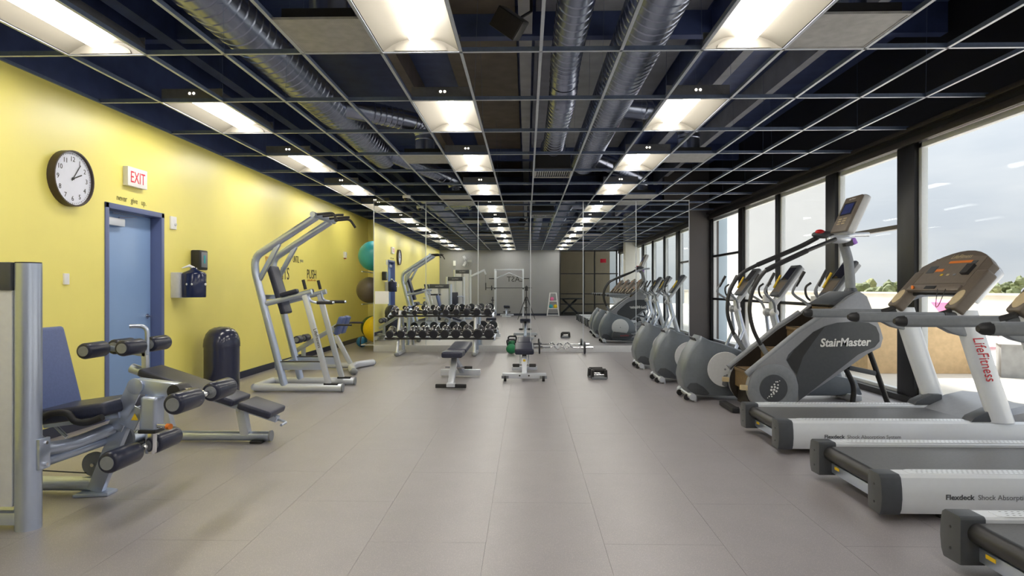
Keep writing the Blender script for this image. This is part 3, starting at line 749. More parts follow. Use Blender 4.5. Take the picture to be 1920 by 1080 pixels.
# --- knee raise / dip tower
t = thing('knee_raise_tower', 'tall silver knee raise and pull-up tower with navy back pad', 'gym machine', (-2.9, 8.1, 0))
for s, Y in ((-1, 7.85), (1, 8.42)):
    B().tube([(-3.45, Y, .055), (-2.33, Y, .055)], .05, 18).build('base_tube', 'silver_light', t)
    B().cyl((-2.335, Y, .055), (-2.318, Y, .055), .055, n=18).build('tube_cap', 'mid_grey', t)
    B().box(-2.56, -2.38, Y-.035, Y+.035, .09, .112).build('foot_tread', 'rubber', t, .004)
    B().tube(fillet([(-3.07, Y, .08), (-3.45, Y, 1.54), (-3.44, Y, 1.72), (-2.66, Y, 2.22)], .22, 8), .047, 18).build('main_upright', 'silver', t)
    B().obox((-3.39, Y, 1.42), (-3.14, Y, 1.88), .05, .055).build('corner_gusset', 'silver', t, .006)
    B().obox((-2.50, Y, .08), (-2.81, Y, 1.23), .06, .07).build('front_upright', 'silver_light', t, .012)
    B().tube([(-3.33, Y, 1.11), (-2.72, Y, 1.27)], .034, 16).build('arm_beam', 'silver', t)
    B().obox((-3.12, Y, 1.225), (-2.9, Y, 1.285), .1, .05).build('elbow_pad', 'vinyl', t, .018, 3)
    B().tube(fillet([(-2.78, Y-.02*s, 1.27), (-2.76, Y-.02*s, 1.16), (-2.68, Y-.02*s, 1.13), (-2.44, Y-.02*s, 1.13)], .06), .017, 10).build('dip_handle', 'silver', t)
    B().cyl((-2.66, Y-.02*s, 1.13), (-2.46, Y-.02*s, 1.13), .021, n=14).build('dip_grip', 'grip', t)
    B().cyl((-2.80, Y, 1.3), (-2.83, Y, 1.42), .02, n=12).build('hand_grip', 'grip', t)
    B().obox((-3.18, Y, .33), (-2.58, Y, .33), .05, .1).build('side_rail', 'silver', t, .006)
    B().box(-3.17, -2.6, Y-.03, Y+.03, .38, .39).build('step_tread', 'rubber', t)
B().tube([(-3.45, 7.85, .055), (-3.45, 8.42, .055)], .05, 18).build('base_tube', 'silver_light', t)
B().obox((-3.37, 7.85, 1.2), (-3.37, 8.42, 1.2), .06, .06, (0, 0, 1)).build('cross_beam', 'silver', t, .006)
B().obox((-3.18, 7.88, .33), (-3.18, 8.4, .33), .06, .06, (0, 0, 1)).build('cross_beam', 'silver', t, .006)
B().obox((-3.34, 8.13, 1.6), (-3.15, 8.13, .98), .27, .07).build('back_pad', 'vinyl', t, .025, 3)
B().tube([(-2.66, 7.7, 2.235), (-2.66, 8.57, 2.235)], .035, 16).build('pull_up_bar', 'silver', t)
for Y, s in ((7.78, -1), (8.0, 0), (8.27, 0), (8.5, 1)):
    B().tube(fillet([(-2.66, Y, 2.24), (-2.42, Y, 2.26), (-2.36, Y+.06*s, 2.15 if s else 2.26)], .05), .016, 10).build('pull_up_grip', 'grip', t)
text('lettering', 'LifeFitness', .06, (-2.69, 7.817, .80), (.26, 0, -.97), (.97, 0, .26), 'black_text', t, .0006)

# --- back extension bench
t = thing('back_extension_bench', 'silver back extension bench with navy hip pads behind the tower', 'exercise bench', (-3.1, 10.0, 0))
B().tube([(-3.75, 10, .07), (-2.75, 10, .07)], .045, 16).build('base_beam', 'silver_light', t)
B().tube(spline([(-2.62, 9.42, .05), (-2.75, 9.75, .06), (-2.78, 10, .06), (-2.75, 10.25, .06), (-2.62, 10.58, .05)], 5), .055, 16).build('front_foot', 'silver_light', t)
for y in (9.42, 10.58): B().ball((-2.62, y, .05), .06, 14, (1, .7, .8)).build('foot_cap', 'mid_grey', t)
B().tube([(-3.75, 9.75, .06), (-3.75, 10.25, .06)], .045, 14).build('rear_foot', 'silver_light', t)
B().obox((-2.82, 10, .07), (-3.08, 10, .55), .07, .07).build('front_strut', 'silver_light', t, .01)
B().obox((-3.72, 10, .3), (-3.0, 10, .74), .08, .07).build('main_beam', 'silver', t, .01)
B().obox((-3.6, 10, .08), (-3.6, 10, .4), .06, .06).build('rear_strut', 'silver', t, .01)
for y in (9.86, 10.14):
    B().obox((-3.02, y, .58), (-2.92, y, .86), .2, .08).build('hip_pad', 'vinyl_blue', t, .03, 3)
    B().tube(fillet([(-3.05, y, .7), (-2.95, y+(-.2 if y < 10 else .2), .74), (-2.72, y+(-.2 if y < 10 else .2), .74)], .06), .016, 10).build('hand_grip', 'grip', t)
B().cyl((-3.62, 9.75, .5), (-3.62, 10.25, .5), .016, n=10).build('roller_axle', 'chrome', t)
roller(t, (-3.62, 9.74, .5), (-3.62, 9.95, .5), .062); roller(t, (-3.62, 10.05, .5), (-3.62, 10.26, .5), .062)
B().obox((-3.75, 10, .16), (-3.4, 10, .1), .3, .02).build('foot_plate', 'mid_grey', t, .005)

# --- balls in the niche
def ball(name, label, cat, p, r, m, seam=None):
    o = B().ball(p, r, 36).build(name, m, None, ang=80); tag(o, label, cat); return o
p = pt(700, 480, 13.5); TZ = p.z
ball('exercise_ball', 'large teal exercise ball on the wall rack beside the mirror', 'exercise ball', (p.x, 13.5, p.z), .325, 'teal_ball')
p = pt(693, 544, 13.55)
ball('exercise_ball', 'dark grey exercise ball on the rack below the teal ball', 'exercise ball', (p.x, 13.55, p.z), .285, 'black_ball')
p = pt(706, 617, 13.5)
ball('exercise_ball', 'yellow exercise ball at the bottom beside the mirror edge', 'exercise ball', (p.x, 13.5, p.z), .29, 'yellow_ball')
p = pt(697, 618, 14.2)
ball('exercise_ball', 'dark green exercise ball behind the yellow ball', 'exercise ball', (p.x, 14.25, .42), .26, 'green_ball')
mb = thing('medicine_ball', 'small blue medicine ball with black bands on the floor', 'ball', (-3.66, 13.8, 0))
B().ball((-3.66, 13.8, .12), .12, 28).build('body', 'blue_ball', mb, ang=80)
B().lathe([(.1195, -.014), (.1215, 0), (.1195, .014)], (-3.66, 13.8, .12), 'x', 28).build('band', 'dark_plastic', mb)
rk = thing('ball_rack', 'silver ball rack tucked in the niche beside the mirror', 'ball rack', (-3.0, 13.8, 0))
B().tube([(-2.7, 14.7, 0), (-2.7, 14.7, 2.2)], .025, 12).build('upright', 'silver', rk)
B().tube([(-2.7, 13.15, 0), (-2.7, 13.15, .14)], .025, 12).build('upright', 'silver', rk)
for z in (TZ-.345, .97, .11):
    for x in (-3.5, -3.12):
        B().tube([(x, 13.15 if z < .5 else 13.2, z), (x, 14.7, z)], .014, 8).build('rail', 'silver_light', rk)
    B().tube([(-3.5, 14.7, z), (-2.7, 14.7, z)], .014, 8).build('rail', 'silver_light', rk)
B().tube([(-3.5, 13.15, .11), (-2.7, 13.15, .11)], .014, 8).build('rail', 'silver_light', rk)

# --- dumbbell rack
t = thing('dumbbell_rack', 'two-tier silver dumbbell rack in front of the mirror', 'dumbbell rack', (-1.75, 12.3, 0))
for x in (-2.5, -1.0):
    B().tube(fillet([(x, 11.98, .03), (x, 12.05, .2), (x, 12.3, .86)], .08), .04, 12, flat=.8).build('front_upright', 'silver_light', t)
    B().tube([(x, 12.62, .03), (x, 12.5, .86)], .035, 12).build('rear_upright', 'silver', t)
    B().obox((x, 11.96, .04), (x, 12.7, .04), .07, .06, (1, 0, 0)).build('foot', 'silver_light', t, .01)
    B().ball((x, 11.95, .04), .05, 14, (1, .8, .8)).build('foot_cap', 'mid_grey', t)
tiers = ((.34, -2.74, -.62, 12.02), (.77, -2.7, -.66, 12.2))
for z, x0, x1, y in tiers:
    for k, dy in enumerate((0, .2)):
        B().obox((x0, y+dy, z+k*.055), (x1, y+dy, z+k*.055), .05, .03, (0, 1, .27)).build('shelf_rail', 'dark_plastic', t, .006)
    for x in (x0, (x0+x1)/2, x1): B().obox((x, y-.02, z-.02), (x, y+.24, z+.055), .04, .03, (1, 0, 0)).build('shelf_bracket', 'silver', t, .004)
def dumbbell(r, L):
    t = thing('dumbbell', '', 'dumbbell', (0, 0, 0), 'dumbbells on the rack')
    for s in (-1, 1):
        a, b_ = s*L*.30, s*L*.5
        lo, hi = min(a, b_), max(a, b_)
        B().lathe([(r*.85, lo), (r, lo+.012), (r, hi-.012), (r*.85, hi)], (0, 0, 0), 'y', 18).build('weight_head', 'iron', t)
        B().lathe([(r*1.03, s*L*.335-.014), (r*1.03, s*L*.335+.014)], (0, 0, 0), 'y', 18).build('head_ring', 'chrome', t)
    B().cyl((0, -L*.32, 0), (0, L*.32, 0), .016, n=12).build('handle', 'chrome', t)
    return t
for (z, x0, x1, y), nm, r0, r1 in ((tiers[1], 'upper', .046, .074), (tiers[0], 'lower', .076, .096)):
    for k in range(10):
        r = r0+(r1-r0)*k/9
        dtt = dumbbell(r, .24+r*1.2); dtt.location = (x0+.1+(x1-x0-.2)*k/9, y+.1, z+.045+r); dtt.rotation_euler.x = math.radians(15)
        dtt['label'] = f'black dumbbell, {ORD[k]} from the left on the {nm} rack tier'

# --- benches
def box_path(t, name, m, *segs):
    pass
t = thing('weight_bench', 'black flat weight bench on a T foot left of the aisle centre', 'exercise bench', (-.98, 8.7, 0))
B().obox((-.98-.2, 8.08, .045), (-.98+.2, 8.08, .045), .06, .05).build('front_foot', 'rubber', t, .008)
B().obox((-1.035, 8.08, .06), (-.925, 8.08, .06), .08, .05).build('foot_bracket', 'silver_light', t, .006)
B().obox((-.98, 8.08, .06), (-.975, 8.5, .40), .08, .075, (1, 0, 0)).build('front_leg', 'silver_light', t, .01)
B().obox((-1.27, 9.22, .07), (-.68, 9.22, .07), .09, .09).build('rear_foot', 'silver_light', t, .01)
B().obox((-.97, 8.42, .36), (-.95, 9.2, .09), .07, .07, (1, 0, 0)).build('spine_beam', 'silver', t, .01)
B().obox((-.99, 8.22, .43), (-.975, 8.56, .43), .28, .08, (1, 0, 0)).build('seat_pad', 'vinyl', t, .03, 3)
B().obox((-.968, 8.6, .44), (-.93, 9.2, .50), .27, .07, (1, 0, 0)).build('back_pad', 'vinyl', t, .03, 3)
B().obox((-.96, 8.6, .38), (-.93, 9.15, .44), .06, .05, (1, 0, 0)).build('back_beam', 'silver', t, .008)
B().cyl((-1.14, 8.75, .2), (-.80, 8.75, .2), .012, n=10).build('peg_bar', 'chrome', t)
B().cyl((-.87, 8.75, .2), (-.76, 8.75, .2), .02, n=12).build('peg_grip', 'grip', t)
t = thing('weight_bench', 'black adjustable weight bench on a wide wheeled base at the aisle centre', 'exercise bench', (-.02, 9.2, 0))
def bench2(t, ox, oy):
    q = lambda x, y, z: (ox+x, oy+y, z)
    B().obox(q(-.31, -.3, .075), q(.31, -.3, .075), .08, .075).build('base_beam', 'silver_light', t, .012)
    for x in (-.27, .27):
        B().lathe([(.04, -.018), (.04, .018)], q(x, -.35, .04), 'x', 16).build('wheel', 'rubber', t)
        B().obox(q(x-.05, -.345, .06), q(x+.05, -.345, .06), .03, .04).build('wheel_bracket', 'mid_grey', t, .004)
    for x in (-.065, .065): B().cyl(q(x, -.345, .08), q(x, -.338, .08), .012, n=10).build('bolt', 'dark_plastic', t)
    B().obox(q(0, -.28, .07), q(0, -.15, .37), .07, .065, (1, 0, 0)).build('front_post', 'silver_light', t, .01)
    B().obox(q(0, -.26, .09), q(0, .72, .09), .08, .06, (1, 0, 0)).build('spine_beam', 'silver', t, .01)
    B().obox(q(-.2, .75, .045), q(.2, .75, .045), .07, .06).build('rear_foot', 'silver_light', t, .01)
    B().obox(q(0, .62, .1), q(0, .5, .42), .06, .06, (1, 0, 0)).build('rear_post', 'silver', t, .01)
    for x in (-.055, .055): B().cyl(q(x*1.1, -.22, .21), q(x*1.1, -.08, .38), .009, n=8).build('brace_rod', 'silver_light', t)
    B().cyl(q(-.17, -.22, .21), q(.17, -.22, .21), .012, n=10).build('peg_bar', 'chrome', t)
    for s in (-1, 1): B().cyl(q(s*.07, -.22, .21), q(s*.165, -.22, .21), .024, n=14).build('peg_grip', 'grip', t)
    b = B().obox(q(0, -.28, .405), q(0, .12, .47), .275, .085, (1, 0, 0)); b.build('seat_pad', 'vinyl', t, .03, 3)
    B().obox(q(0, .15, .475), q(0, .8, .51), .22, .07, (1, 0, 0)).build('back_pad', 'vinyl', t, .03, 3)
    B().obox(q(0, -.2, .36), q(0, .75, .45), .06, .05, (1, 0, 0)).build('pad_beam', 'dark_plastic', t, .006)
    B().box(ox-.018, ox+.018, oy-.262, oy-.255, .27, .30).build('warning_label', 'gold_label', t)
bench2(t, -.03, 9.15)
t = thing('weight_bench', 'black weight bench inside the squat rack seen in the mirror', 'exercise bench', (-.9, -2.7, 0)); bench2(t, -.9, -2.9)

# --- kettlebell, ez bar, push-up stands
t = thing('kettlebell', 'green kettlebell with black handle on the floor by the mirror', 'kettlebell', (-.3, 12.42, 0))
B().ball((-.3, 12.42, .105), .105, 26, (1, 1, .95)).build('bell', 'kettle_green', t, ang=80)
B().tube(fillet([(-.37, 12.42, .16), (-.395, 12.42, .29), (-.205, 12.42, .29), (-.23, 12.42, .16)], .06), .017, 10).build('handle', 'iron', t)
t = thing('ez_curl_bar', 'chrome EZ curl bar with small plates along the mirror base', 'barbell', (.7, 12.5, 0))
pts = [(.12, .0), (.46, .0), (.54, .035), (.62, -.035), (.7, .025), (.78, -.035), (.86, .035), (.94, 0), (1.33, 0)]
B().tube(spline([(x, 12.48, .125+z) for x, z in pts], 4), .0145, 10).build('bar', 'chrome', t)
for x in (.26, 1.16):
    B().lathe([(.115, -.016), (.125, -.008), (.125, .008), (.115, .016)], (x, 12.48, .125), 'x', 28).build('weight_plate', 'iron', t)
    B().lathe([(.03, -.03), (.03, .03)], (x+(.035 if x < .5 else -.035), 12.48, .125), 'x', 16).build('collar', 'chrome', t)
for x0, x1 in ((.12, .3), (1.12, 1.33)): B().cyl((x0, 12.48, .125), (x1, 12.48, .125), .024, n=14).build('sleeve', 'chrome', t)
for k, (x, y, lb) in enumerate(((1.05, 9.05, 'front'), (1.02, 9.22, 'rear'))):
    t = thing('push_up_stand', f'black and silver push-up stand on the floor, {lb} one of the pair', 'push-up stand', (x, y, 0), 'push-up stands')
    B().box(x-.11, x+.11, y-.065, y+.065, 0, .035).build('base', 'mid_grey', t, .008)
    for s in (-1, 1): B().obox((x+s*.1, y, .01), (x+s*.092, y, .135), .11, .04).build('end_frame', 'dark_plastic', t, .008)
    B().cyl((x-.095, y, .125), (x+.095, y, .125), .028, n=14).build('grip', 'grip', t)
    B().cyl((x-.095, y, .06), (x+.095, y, .06), .01, n=10).build('rod', 'chrome', t)

# ================================================================ TREADMILLS (walk toward +X)
def treadmill():
    t = thing('treadmill', '', 'treadmill', (0, 0, 0), 'treadmills facing the windows')
    for s in (-1, 1):
        prof = [(.305, .05), (.305, .255), (.315, .265), (.405, .265), (.425, .25), (.437, .2), (.44, .14), (.432, .08), (.415, .045)]
        B().prism([(s*a, z) for a, z in prof], .06, 1.95, 'x').build('side_rail', 'rail_silver', t, ang=30)
        prof2 = [(a+(.006 if a > .4 else -.004), z+(.004 if z > .2 else -.004)) for a, z in prof]
        o = B().prism([(s*a, z) for a, z in prof2], -.055, .062, 'x').build('end_cap', 'charcoal', t, .012)
        for z in (.1, .2): B().lathe([(.007, -.002), (.007, .002)], (-.055, s*.37, z), 'x', 8).build('screw', 'dark_plastic', o)
        fp = B().prism([(.2+.05*(1-math.cos(a)) if False else .2, 0)]*0 or [(.13, s*.325), (.16, s*.312), (1.55, s*.312), (1.58, s*.325), (1.58, s*.385), (1.55, s*.398), (.16, s*.398), (.13, s*.385)], .265, .2675, 'z').build('foot_rest', 'rail_silver', t)
        dots = B()
        for i in range(48):
            for j in range(3):
                x = .18+i*.0285+(.0135 if j % 2 else 0); y = s*(.33+j*.025)
                dots.add([(x-.009, y, .2678), (x, y-.004, .2678), (x+.009, y, .2678), (x, y+.004, .2678)], [(0, 1, 2, 3)])
        d = dots.build('grip_dots', 'charcoal', fp); d['kind'] = 'stuff'
        # post
        pr = []
        for k in range(16):
            a = 2*PI*k/16; pr.append((math.cos(a)*.098, math.sin(a)*.055))
        b = B(); vs = []
        for (x, z, q) in ((1.70, .26, 1.0), (1.55, .7, 1.0), (1.41, 1.14, 1.0)):
            vs += [(x+u*q, s*.40+w, z) for u, w in pr]
        fs = [(i*16+j, i*16+(j+1) % 16, (i+1)*16+(j+1) % 16, (i+1)*16+j) for i in range(2) for j in range(16)]+[tuple(range(15, -1, -1)), tuple(range(32, 48))]
        b.add(vs, fs); b.build('post', 'rail_silver', t, ang=50)
        # handrail
        o = B().obox((.56, s*.40, 1.087), (1.25, s*.40, 1.087), .06, .08).build('handrail', 'mid_grey', t, .024, 3)
        B().tube([(.505, s*.40, 1.087), (.53, s*.40, 1.087), (.575, s*.40, 1.087)], [.018, .034, .040], 16).build('rail_cap', 'dark_plastic', o)
        B().obox((1.25, s*.40, 1.09), (1.5, s*.40, 1.09), .055, .075).build('rail_sleeve', 'charcoal', t, .02, 3)
        B().tube(spline([(1.2, s*.385, 1.1), (1.32, s*.38, 1.14), (1.44, s*.36, 1.24), (1.49, s*.30, 1.275), (1.50, s*.2, 1.275)], 5), .022, 12).build('ergo_bar', 'grip', t)
        # console ear
        b = B().obox((1.33, s*.39, 1.13), (1.60, s*.39, 1.435), .13, .10); b.build('console_ear', 'console_face', t, .02, 3)
        q = B().lathe([(.07, -.002), (.066, .002)], (0, 0, 0), 'z', 22)
        u = Vector((.66, 0, .75)).normalized(); nrm = Vector((-u.z, 0, u.x)); w_ = Vector((0, 1, 0))
        ctr = Vector((1.40, s*.39, 1.21))+nrm*.051
        q.v = [tuple(ctr+u*v[0]*1.15+w_*v[1]*.75+nrm*v[2]) for v in q.v]
        q.build('ear_inset', 'tan_part', t)
        # cup tray under rail
        B().prism([(1.13, 1.05), (1.45, 1.05), (1.47, .96), (1.42, .93), (1.3, .96)], s*.36, s*.44).build('cup_tray', 'mid_grey', t, .015)
        B().prism([(1.45, .265), (1.48, .30), (1.61, .36), (1.7, .36), (1.7, .265)], s*.30, s*.42).build('post_foot', 'charcoal', t, .008)
    text('lettering', 'Flexdeck', .04, (.30, -.4415, .135), (1, 0, 0), (0, 0, 1), 'charcoal', t, .0006, 'LEFT', 0, 1.1, .0008)
    text('lettering', 'Shock Absorption System', .04, (.478, -.4415, .135), (1, 0, 0), (0, 0, 1), 'grey_text', t, .0006, 'LEFT', 0, 1.0)
    text('brand_lettering', 'LifeFitness', .115, (1.435, -.457, .93), (.30, 0, -.95), (.95, 0, .30), 'red_text', t, .001, 'LEFT', .35, .75)
    B().box(.02, 1.75, -.303, .303, .222, .24).build('belt', 'belt', t)
    B().cyl((.022, -.303, .195), (.022, .303, .195), .046, n=20).build('rear_roller', 'dark_plastic', t)
    B().box(.03, .05, -.305, .305, .065, .13).build('rear_plate', 'silver', t, .004)
    B().box(.028, .03, .2, .26, .1, .118).build('warning_label', 'gold_label', t)
    B().box(.07, 1.9, -.3, .3, .07, .2).build('deck_frame', 'dark_plastic', t)
    for x in (.35, 1.85):
        for s in (-1, 1): B().cyl((x, s*.33, 0), (x, s*.33, .07), .03, n=12).build('foot', 'rubber', t)
    # motor cover
    b = B(); rows = []
    prof = [(1.52, .245), (1.62, .30), (1.76, .37), (1.92, .41), (2.1, .39), (2.22, .30), (2.25, .07)]
    ys = (-.40, -.36, -.2, 0, .2, .36, .40); hs = (.8, .93, .9, .86, .9, .93, .8)
    vs = [(x, y, .07+(z-.07)*h) for y, h in zip(ys, hs) for x, z in prof]; k = len(prof)
    fs = [(i*k+j, i*k+j+1, (i+1)*k+j+1, (i+1)*k+j) for i in range(len(ys)-1) for j in range(k-1)]
    b.add(vs, fs); b.add([(1.52, -.40, .07), (1.52, .40, .07)], [])
    n0 = len(ys)*k; b.f += [tuple(range(k))+(n0,), tuple((len(ys)-1)*k+j for j in range(k-1, -1, -1))+(n0+1,)]; b.mi += [0, 0]
    b.build('motor_cover', 'tread_grey', t, ang=30)
    # console: a tilted arched panel
    u = Vector((.66, 0, .75)).normalized(); nrm = Vector((-u.z, 0, u.x)); o = Vector((1.43, 0, 1.31))
    arc = [(y, .27+.17*(1-(y/.44)**2)) for y in [-.44+.088*k for k in range(11)]]
    poly = [(-.44, -.05), (-.3, .02), (0, .03), (.3, .02), (.44, -.05)][::-1]
    pl = [(y, h) for y, h in arc]+[(y, h) for y, h in poly]
    def slab(pl, d0, d1, b=None):
        b = b or B(); n = len(pl)
        vs = [o+u*h+V(0, y, 0)+nrm*d0 for y, h in pl]+[o+u*h+V(0, y, 0)+nrm*d1 for y, h in pl]
        return b.add(vs, [tuple(range(n)), tuple(range(2*n-1, n-1, -1))]+[(i, i+n, (i+1) % n+n, (i+1) % n) for i in range(n)])
    cs = slab(pl, -.07, 0).build('console', 'console_face', t, .012)
    slab([(y*1.01, h-.01) for y, h in pl], -.13, -.06).build('console_back', 'silver_light', t, .02)
    slab([(-.33, .06), (.33, .06), (.31, .35), (0, .375), (-.31, .35)], 0, .003).build('control_panel', 'console_panel', cs)
    for y, h, w_, hh, m in ((-.05, .30, .28, .025, 'orange'), (.13, .21, .1, .03, 'orange'), (.05, .155, .03, .02, 'gold_label'), (-.03, .155, .03, .02, 'tan_part'), (-.11, .155, .03, .02, 'mid_grey'), (-.24, .2, .08, .1, 'grip'), (.24, .22, .1, .08, 'charcoal'), (-.22, .28, .06, .05, 'charcoal')):
        slab([(y-w_/2, h-hh/2), (y+w_/2, h-hh/2), (y+w_/2, h+hh/2), (y-w_/2, h+hh/2)], .003, .006 if m != 'grip' else .03).build('control_key' if m != 'grip' else 'phone_holder', m, cs)
    text('lettering', 'LifeFitness', .06, o+u*.345+nrm*.003, (0, -1, 0), u, 'tan_part', cs, .0006, 'CENTER', .2)
    slab([(-.34, -.03), (.34, -.03), (.33, .03), (-.33, .03)], -.02, .02).build('tray', 'console_panel', t, .01)
    slab([(-.05, -.018), (.09, -.018), (.09, .015), (-.05, .015)], .02, .024).build('tray_recess', 'dark_plastic', cs)
    B().lathe([(.018, 0), (.016, .012)], o+V(-.02, .24, .0)+nrm*.02, 'x', 14).build('stop_button', 'orange', cs)
    B().tube([(1.50, -.22, 1.275), (1.50, .22, 1.275)], .02, 12).build('cross_bar', 'grip', t)
    B().tube(spline([o+V(-.01, -.1, -.02)+nrm*.03, o+V(-.06, -.12, -.14), o+V(-.06, -.16, -.13), o+V(-.01, -.2, -.02)+nrm*.03], 5), .003, 6).build('safety_cord', 'dark_plastic', t)
    return t
t0 = treadmill(); X0 = 2.04
for k, (y, lb) in enumerate(((5.40, 'grey treadmill nearest the stair climber'), (3.98, 'second grey treadmill from the stair climber'),
                             (2.6, 'third grey treadmill from the stair climber, cut by the frame corner'), (1.15, 'fourth treadmill from the stair climber, seen in the mirror'))):
    if k == 0: t0.location = (X0, y, 0); t0['label'] = lb
    else: dup(t0, (X0, y, 0), lb)

# ================================================================ ELLIPTICALS (local x from rear, facing +X)
def elliptical():
    t = thing('elliptical_trainer', '', 'elliptical', (0, 0, 0), 'elliptical trainers facing the windows')
    out = [(.23, .755), (.15, .65), (.08, .54), (.03, .41), (.005, .28), (.03, .155), (.10, .07), (.3, .05), (.62, .05), (.76, .09), (.85, .22), (.88, .36), (.82, .49), (.7, .585), (.5, .655), (.34, .70)]
    cx, cz = .45, .36
    b = B(); rings = ((-.19, .93), (-.178, .975), (-.14, 1.), (.14, 1.), (.178, .975), (.19, .93)); n_ = len(out)
    vs = [(cx+(x-cx)*q, y, cz+(z-cz)*q) for y, q in rings for x, z in out]
    fs = [(i*n_+j, i*n_+(j+1) % n_, (i+1)*n_+(j+1) % n_, (i+1)*n_+j) for i in range(5) for j in range(n_)]+[tuple(range(n_)), tuple(range(6*n_-1, 5*n_-1, -1))]
    b.add(vs, fs); hs = b.build('housing', 'ell_body', t, ang=50)
    for k in range(3): B().obox((.175+k*.022, -.12, .70-k*.03+.01), (.175+k*.022, .12, .70-k*.03+.01), .006, .035, (1, 0, .4)).build('vent_slot', 'dark_plastic', hs)
    for s in (-1, 1):
        B().lathe([(.20, -.004), (.205, 0), (.19, .006)], (.5, s*.194, .367), 'y', 36).build('crank_disc', 'light_grey', t)
        B().lathe([(.012, -.003), (.012, .004)], (.5, s*.2, .367), 'y', 12).build('hub_bolt', 'mid_grey', t)
        gd = B().prism([(.055, .15), (.10, .205), (.17, .205), (.25, .16), (.32, .085), (.30, .066), (.13, .078)], s*.186, s*.198); gd.build('bottom_guard', 'charcoal', hs, .003)
        px = .45 if s < 0 else .28; pz = .235 if s < 0 else .19
        b = B().prism([(px, pz-.05), (px+.02, pz+.07), (px+.14, pz+.075), (px+.5, pz+.02), (px+.52, pz-.02), (px+.3, pz-.06)], s*.22, s*.37); b.build('pedal', 'charcoal', t, .02, 3)
        B().prism([(px+.05, pz+.06), (px+.46, pz+.02), (px+.46, pz+.035), (px+.05, pz+.08)], s*.235, s*.355).build('pedal_tread', 'rubber', t, .006)
        text('lettering', 'LifeFitness', .05, (px+(.12 if s < 0 else .4), s*.371, pz-.02), (1 if s < 0 else -1, 0, 0), (0, 0, 1), 'red_text', t, .0006)
        B().tube(spline([(px+.4, s*.29, pz), (1.1, s*.29, .24), (1.6, s*.28, .30)], 5), .03, 12).build('pedal_arm', 'mid_grey', t)
        B().tube([(1.6, s*.26, .28), (1.75, s*.22, .62), (1.69, s*.16, .97)], .028, 12).build('swing_arm', 'silver', t)
        B().tube(spline([(1.69, s*.17, .97), (1.64, s*.24, 1.12), (1.52, s*.30, 1.22), (1.50, s*.30, 1.3), (1.62, s*.29, 1.5)], 6), .017, 10).build('moving_handle', 'mid_grey', t)
        B().cyl((1.53, s*.30, 1.34), (1.63, s*.29, 1.52), .021, n=12).build('handle_grip', 'grip', t)
        B().ball((1.69, s*.13, .97), .062, 18).build('pivot_cover', 'light_grey', t)
        B().tube(spline([(1.7, s*.1, 1.12), (1.6, s*.14, 1.2), (1.58, s*.14, 1.32), (1.64, s*.13, 1.38)], 5), .014, 8).build('fixed_handle', 'dark_plastic', t)
        B().tube([(.55, s*.1, .07), (1.95, s*.1, .08)], .03, 10).build('frame_rail', 'mid_grey', t)
    B().cyl((1.69, -.13, .97), (1.69, .13, .97), .05, n=16).build('pivot_hub', 'mid_grey', t)
    B().tube(spline([(1.98, 0, .08), (1.88, 0, .4), (1.74, 0, .9), (1.72, 0, 1.12)], 5), .055, 14).build('mast', 'silver_light', t)
    B().obox((1.72, 0, 1.08), (2.12, 0, 1.6), .16, .06).build('console_mount', 'light_grey', t, .02, 3)
    B().obox((1.74, 0, 1.2), (2.06, 0, 1.63), .30, .05).build('console', 'charcoal', t, .02, 3)
    u = Vector((.32, 0, .43)).normalized(); nr = Vector((-u.z, 0, u.x)); o = Vector((1.74, 0, 1.2))+nr*.026
    B().obox(o+u*.27, o+u*.48, .24, .004).build('screen', 'screen_dark', t); B().obox(o+u*.06, o+u*.24, .25, .004).build('key_panel', 'console_face', t)
    B().cyl((1.63, 0, 1.12), (1.63, 0, 1.22), .05, n=18).build('cup_holder', 'light_grey', t)
    B().cyl((1.78, .12, 1.32), (1.88, .12, 1.5), .016, n=8).build('reading_rack', 'gold_label', t)
    B().tube([(.1, -.28, .06), (.1, .28, .06)], .028, 12).build('rear_stabilizer', 'silver_light', t)
    for s in (-1, 1):
        B().cyl((.1, s*.2, .06), (.1, s*.31, .06), .04, n=16).build('roller_sleeve', 'silver_light', t)
        B().lathe([(.035, -.015), (.035, .015)], (.06, s*.17, .036), 'y', 14).build('wheel', 'rubber', t)
        B().cyl((.14, s*.26, 0), (.14, s*.26, .04), .015, n=10).build('levelling_foot', 'silver_light', t)
    B().obox((1.98, -.3, .05), (1.98, .3, .05), .1, .07, (1, 0, 0)).build('front_stabilizer', 'light_grey', t, .02)
    B().prism([(1.5, .06), (1.55, .2), (1.75, .3), (2.05, .24), (2.12, .06)], -.14, .14).build('front_shroud', 'ell_body', t, .02)
    return t
e0 = elliptical()
for k, (x, y, lb) in enumerate(((1.82, 7.54, 'grey elliptical trainer right behind the stair climber'), (1.76, 8.9, 'middle elliptical trainer of the three beside the windows'), (1.76, 10.42, 'elliptical trainer nearest the mirror wall'))):
    if k == 0: e0.location = (x, y, 0); e0['label'] = lb
    else: dup(e0, (x, y, 0), lb)

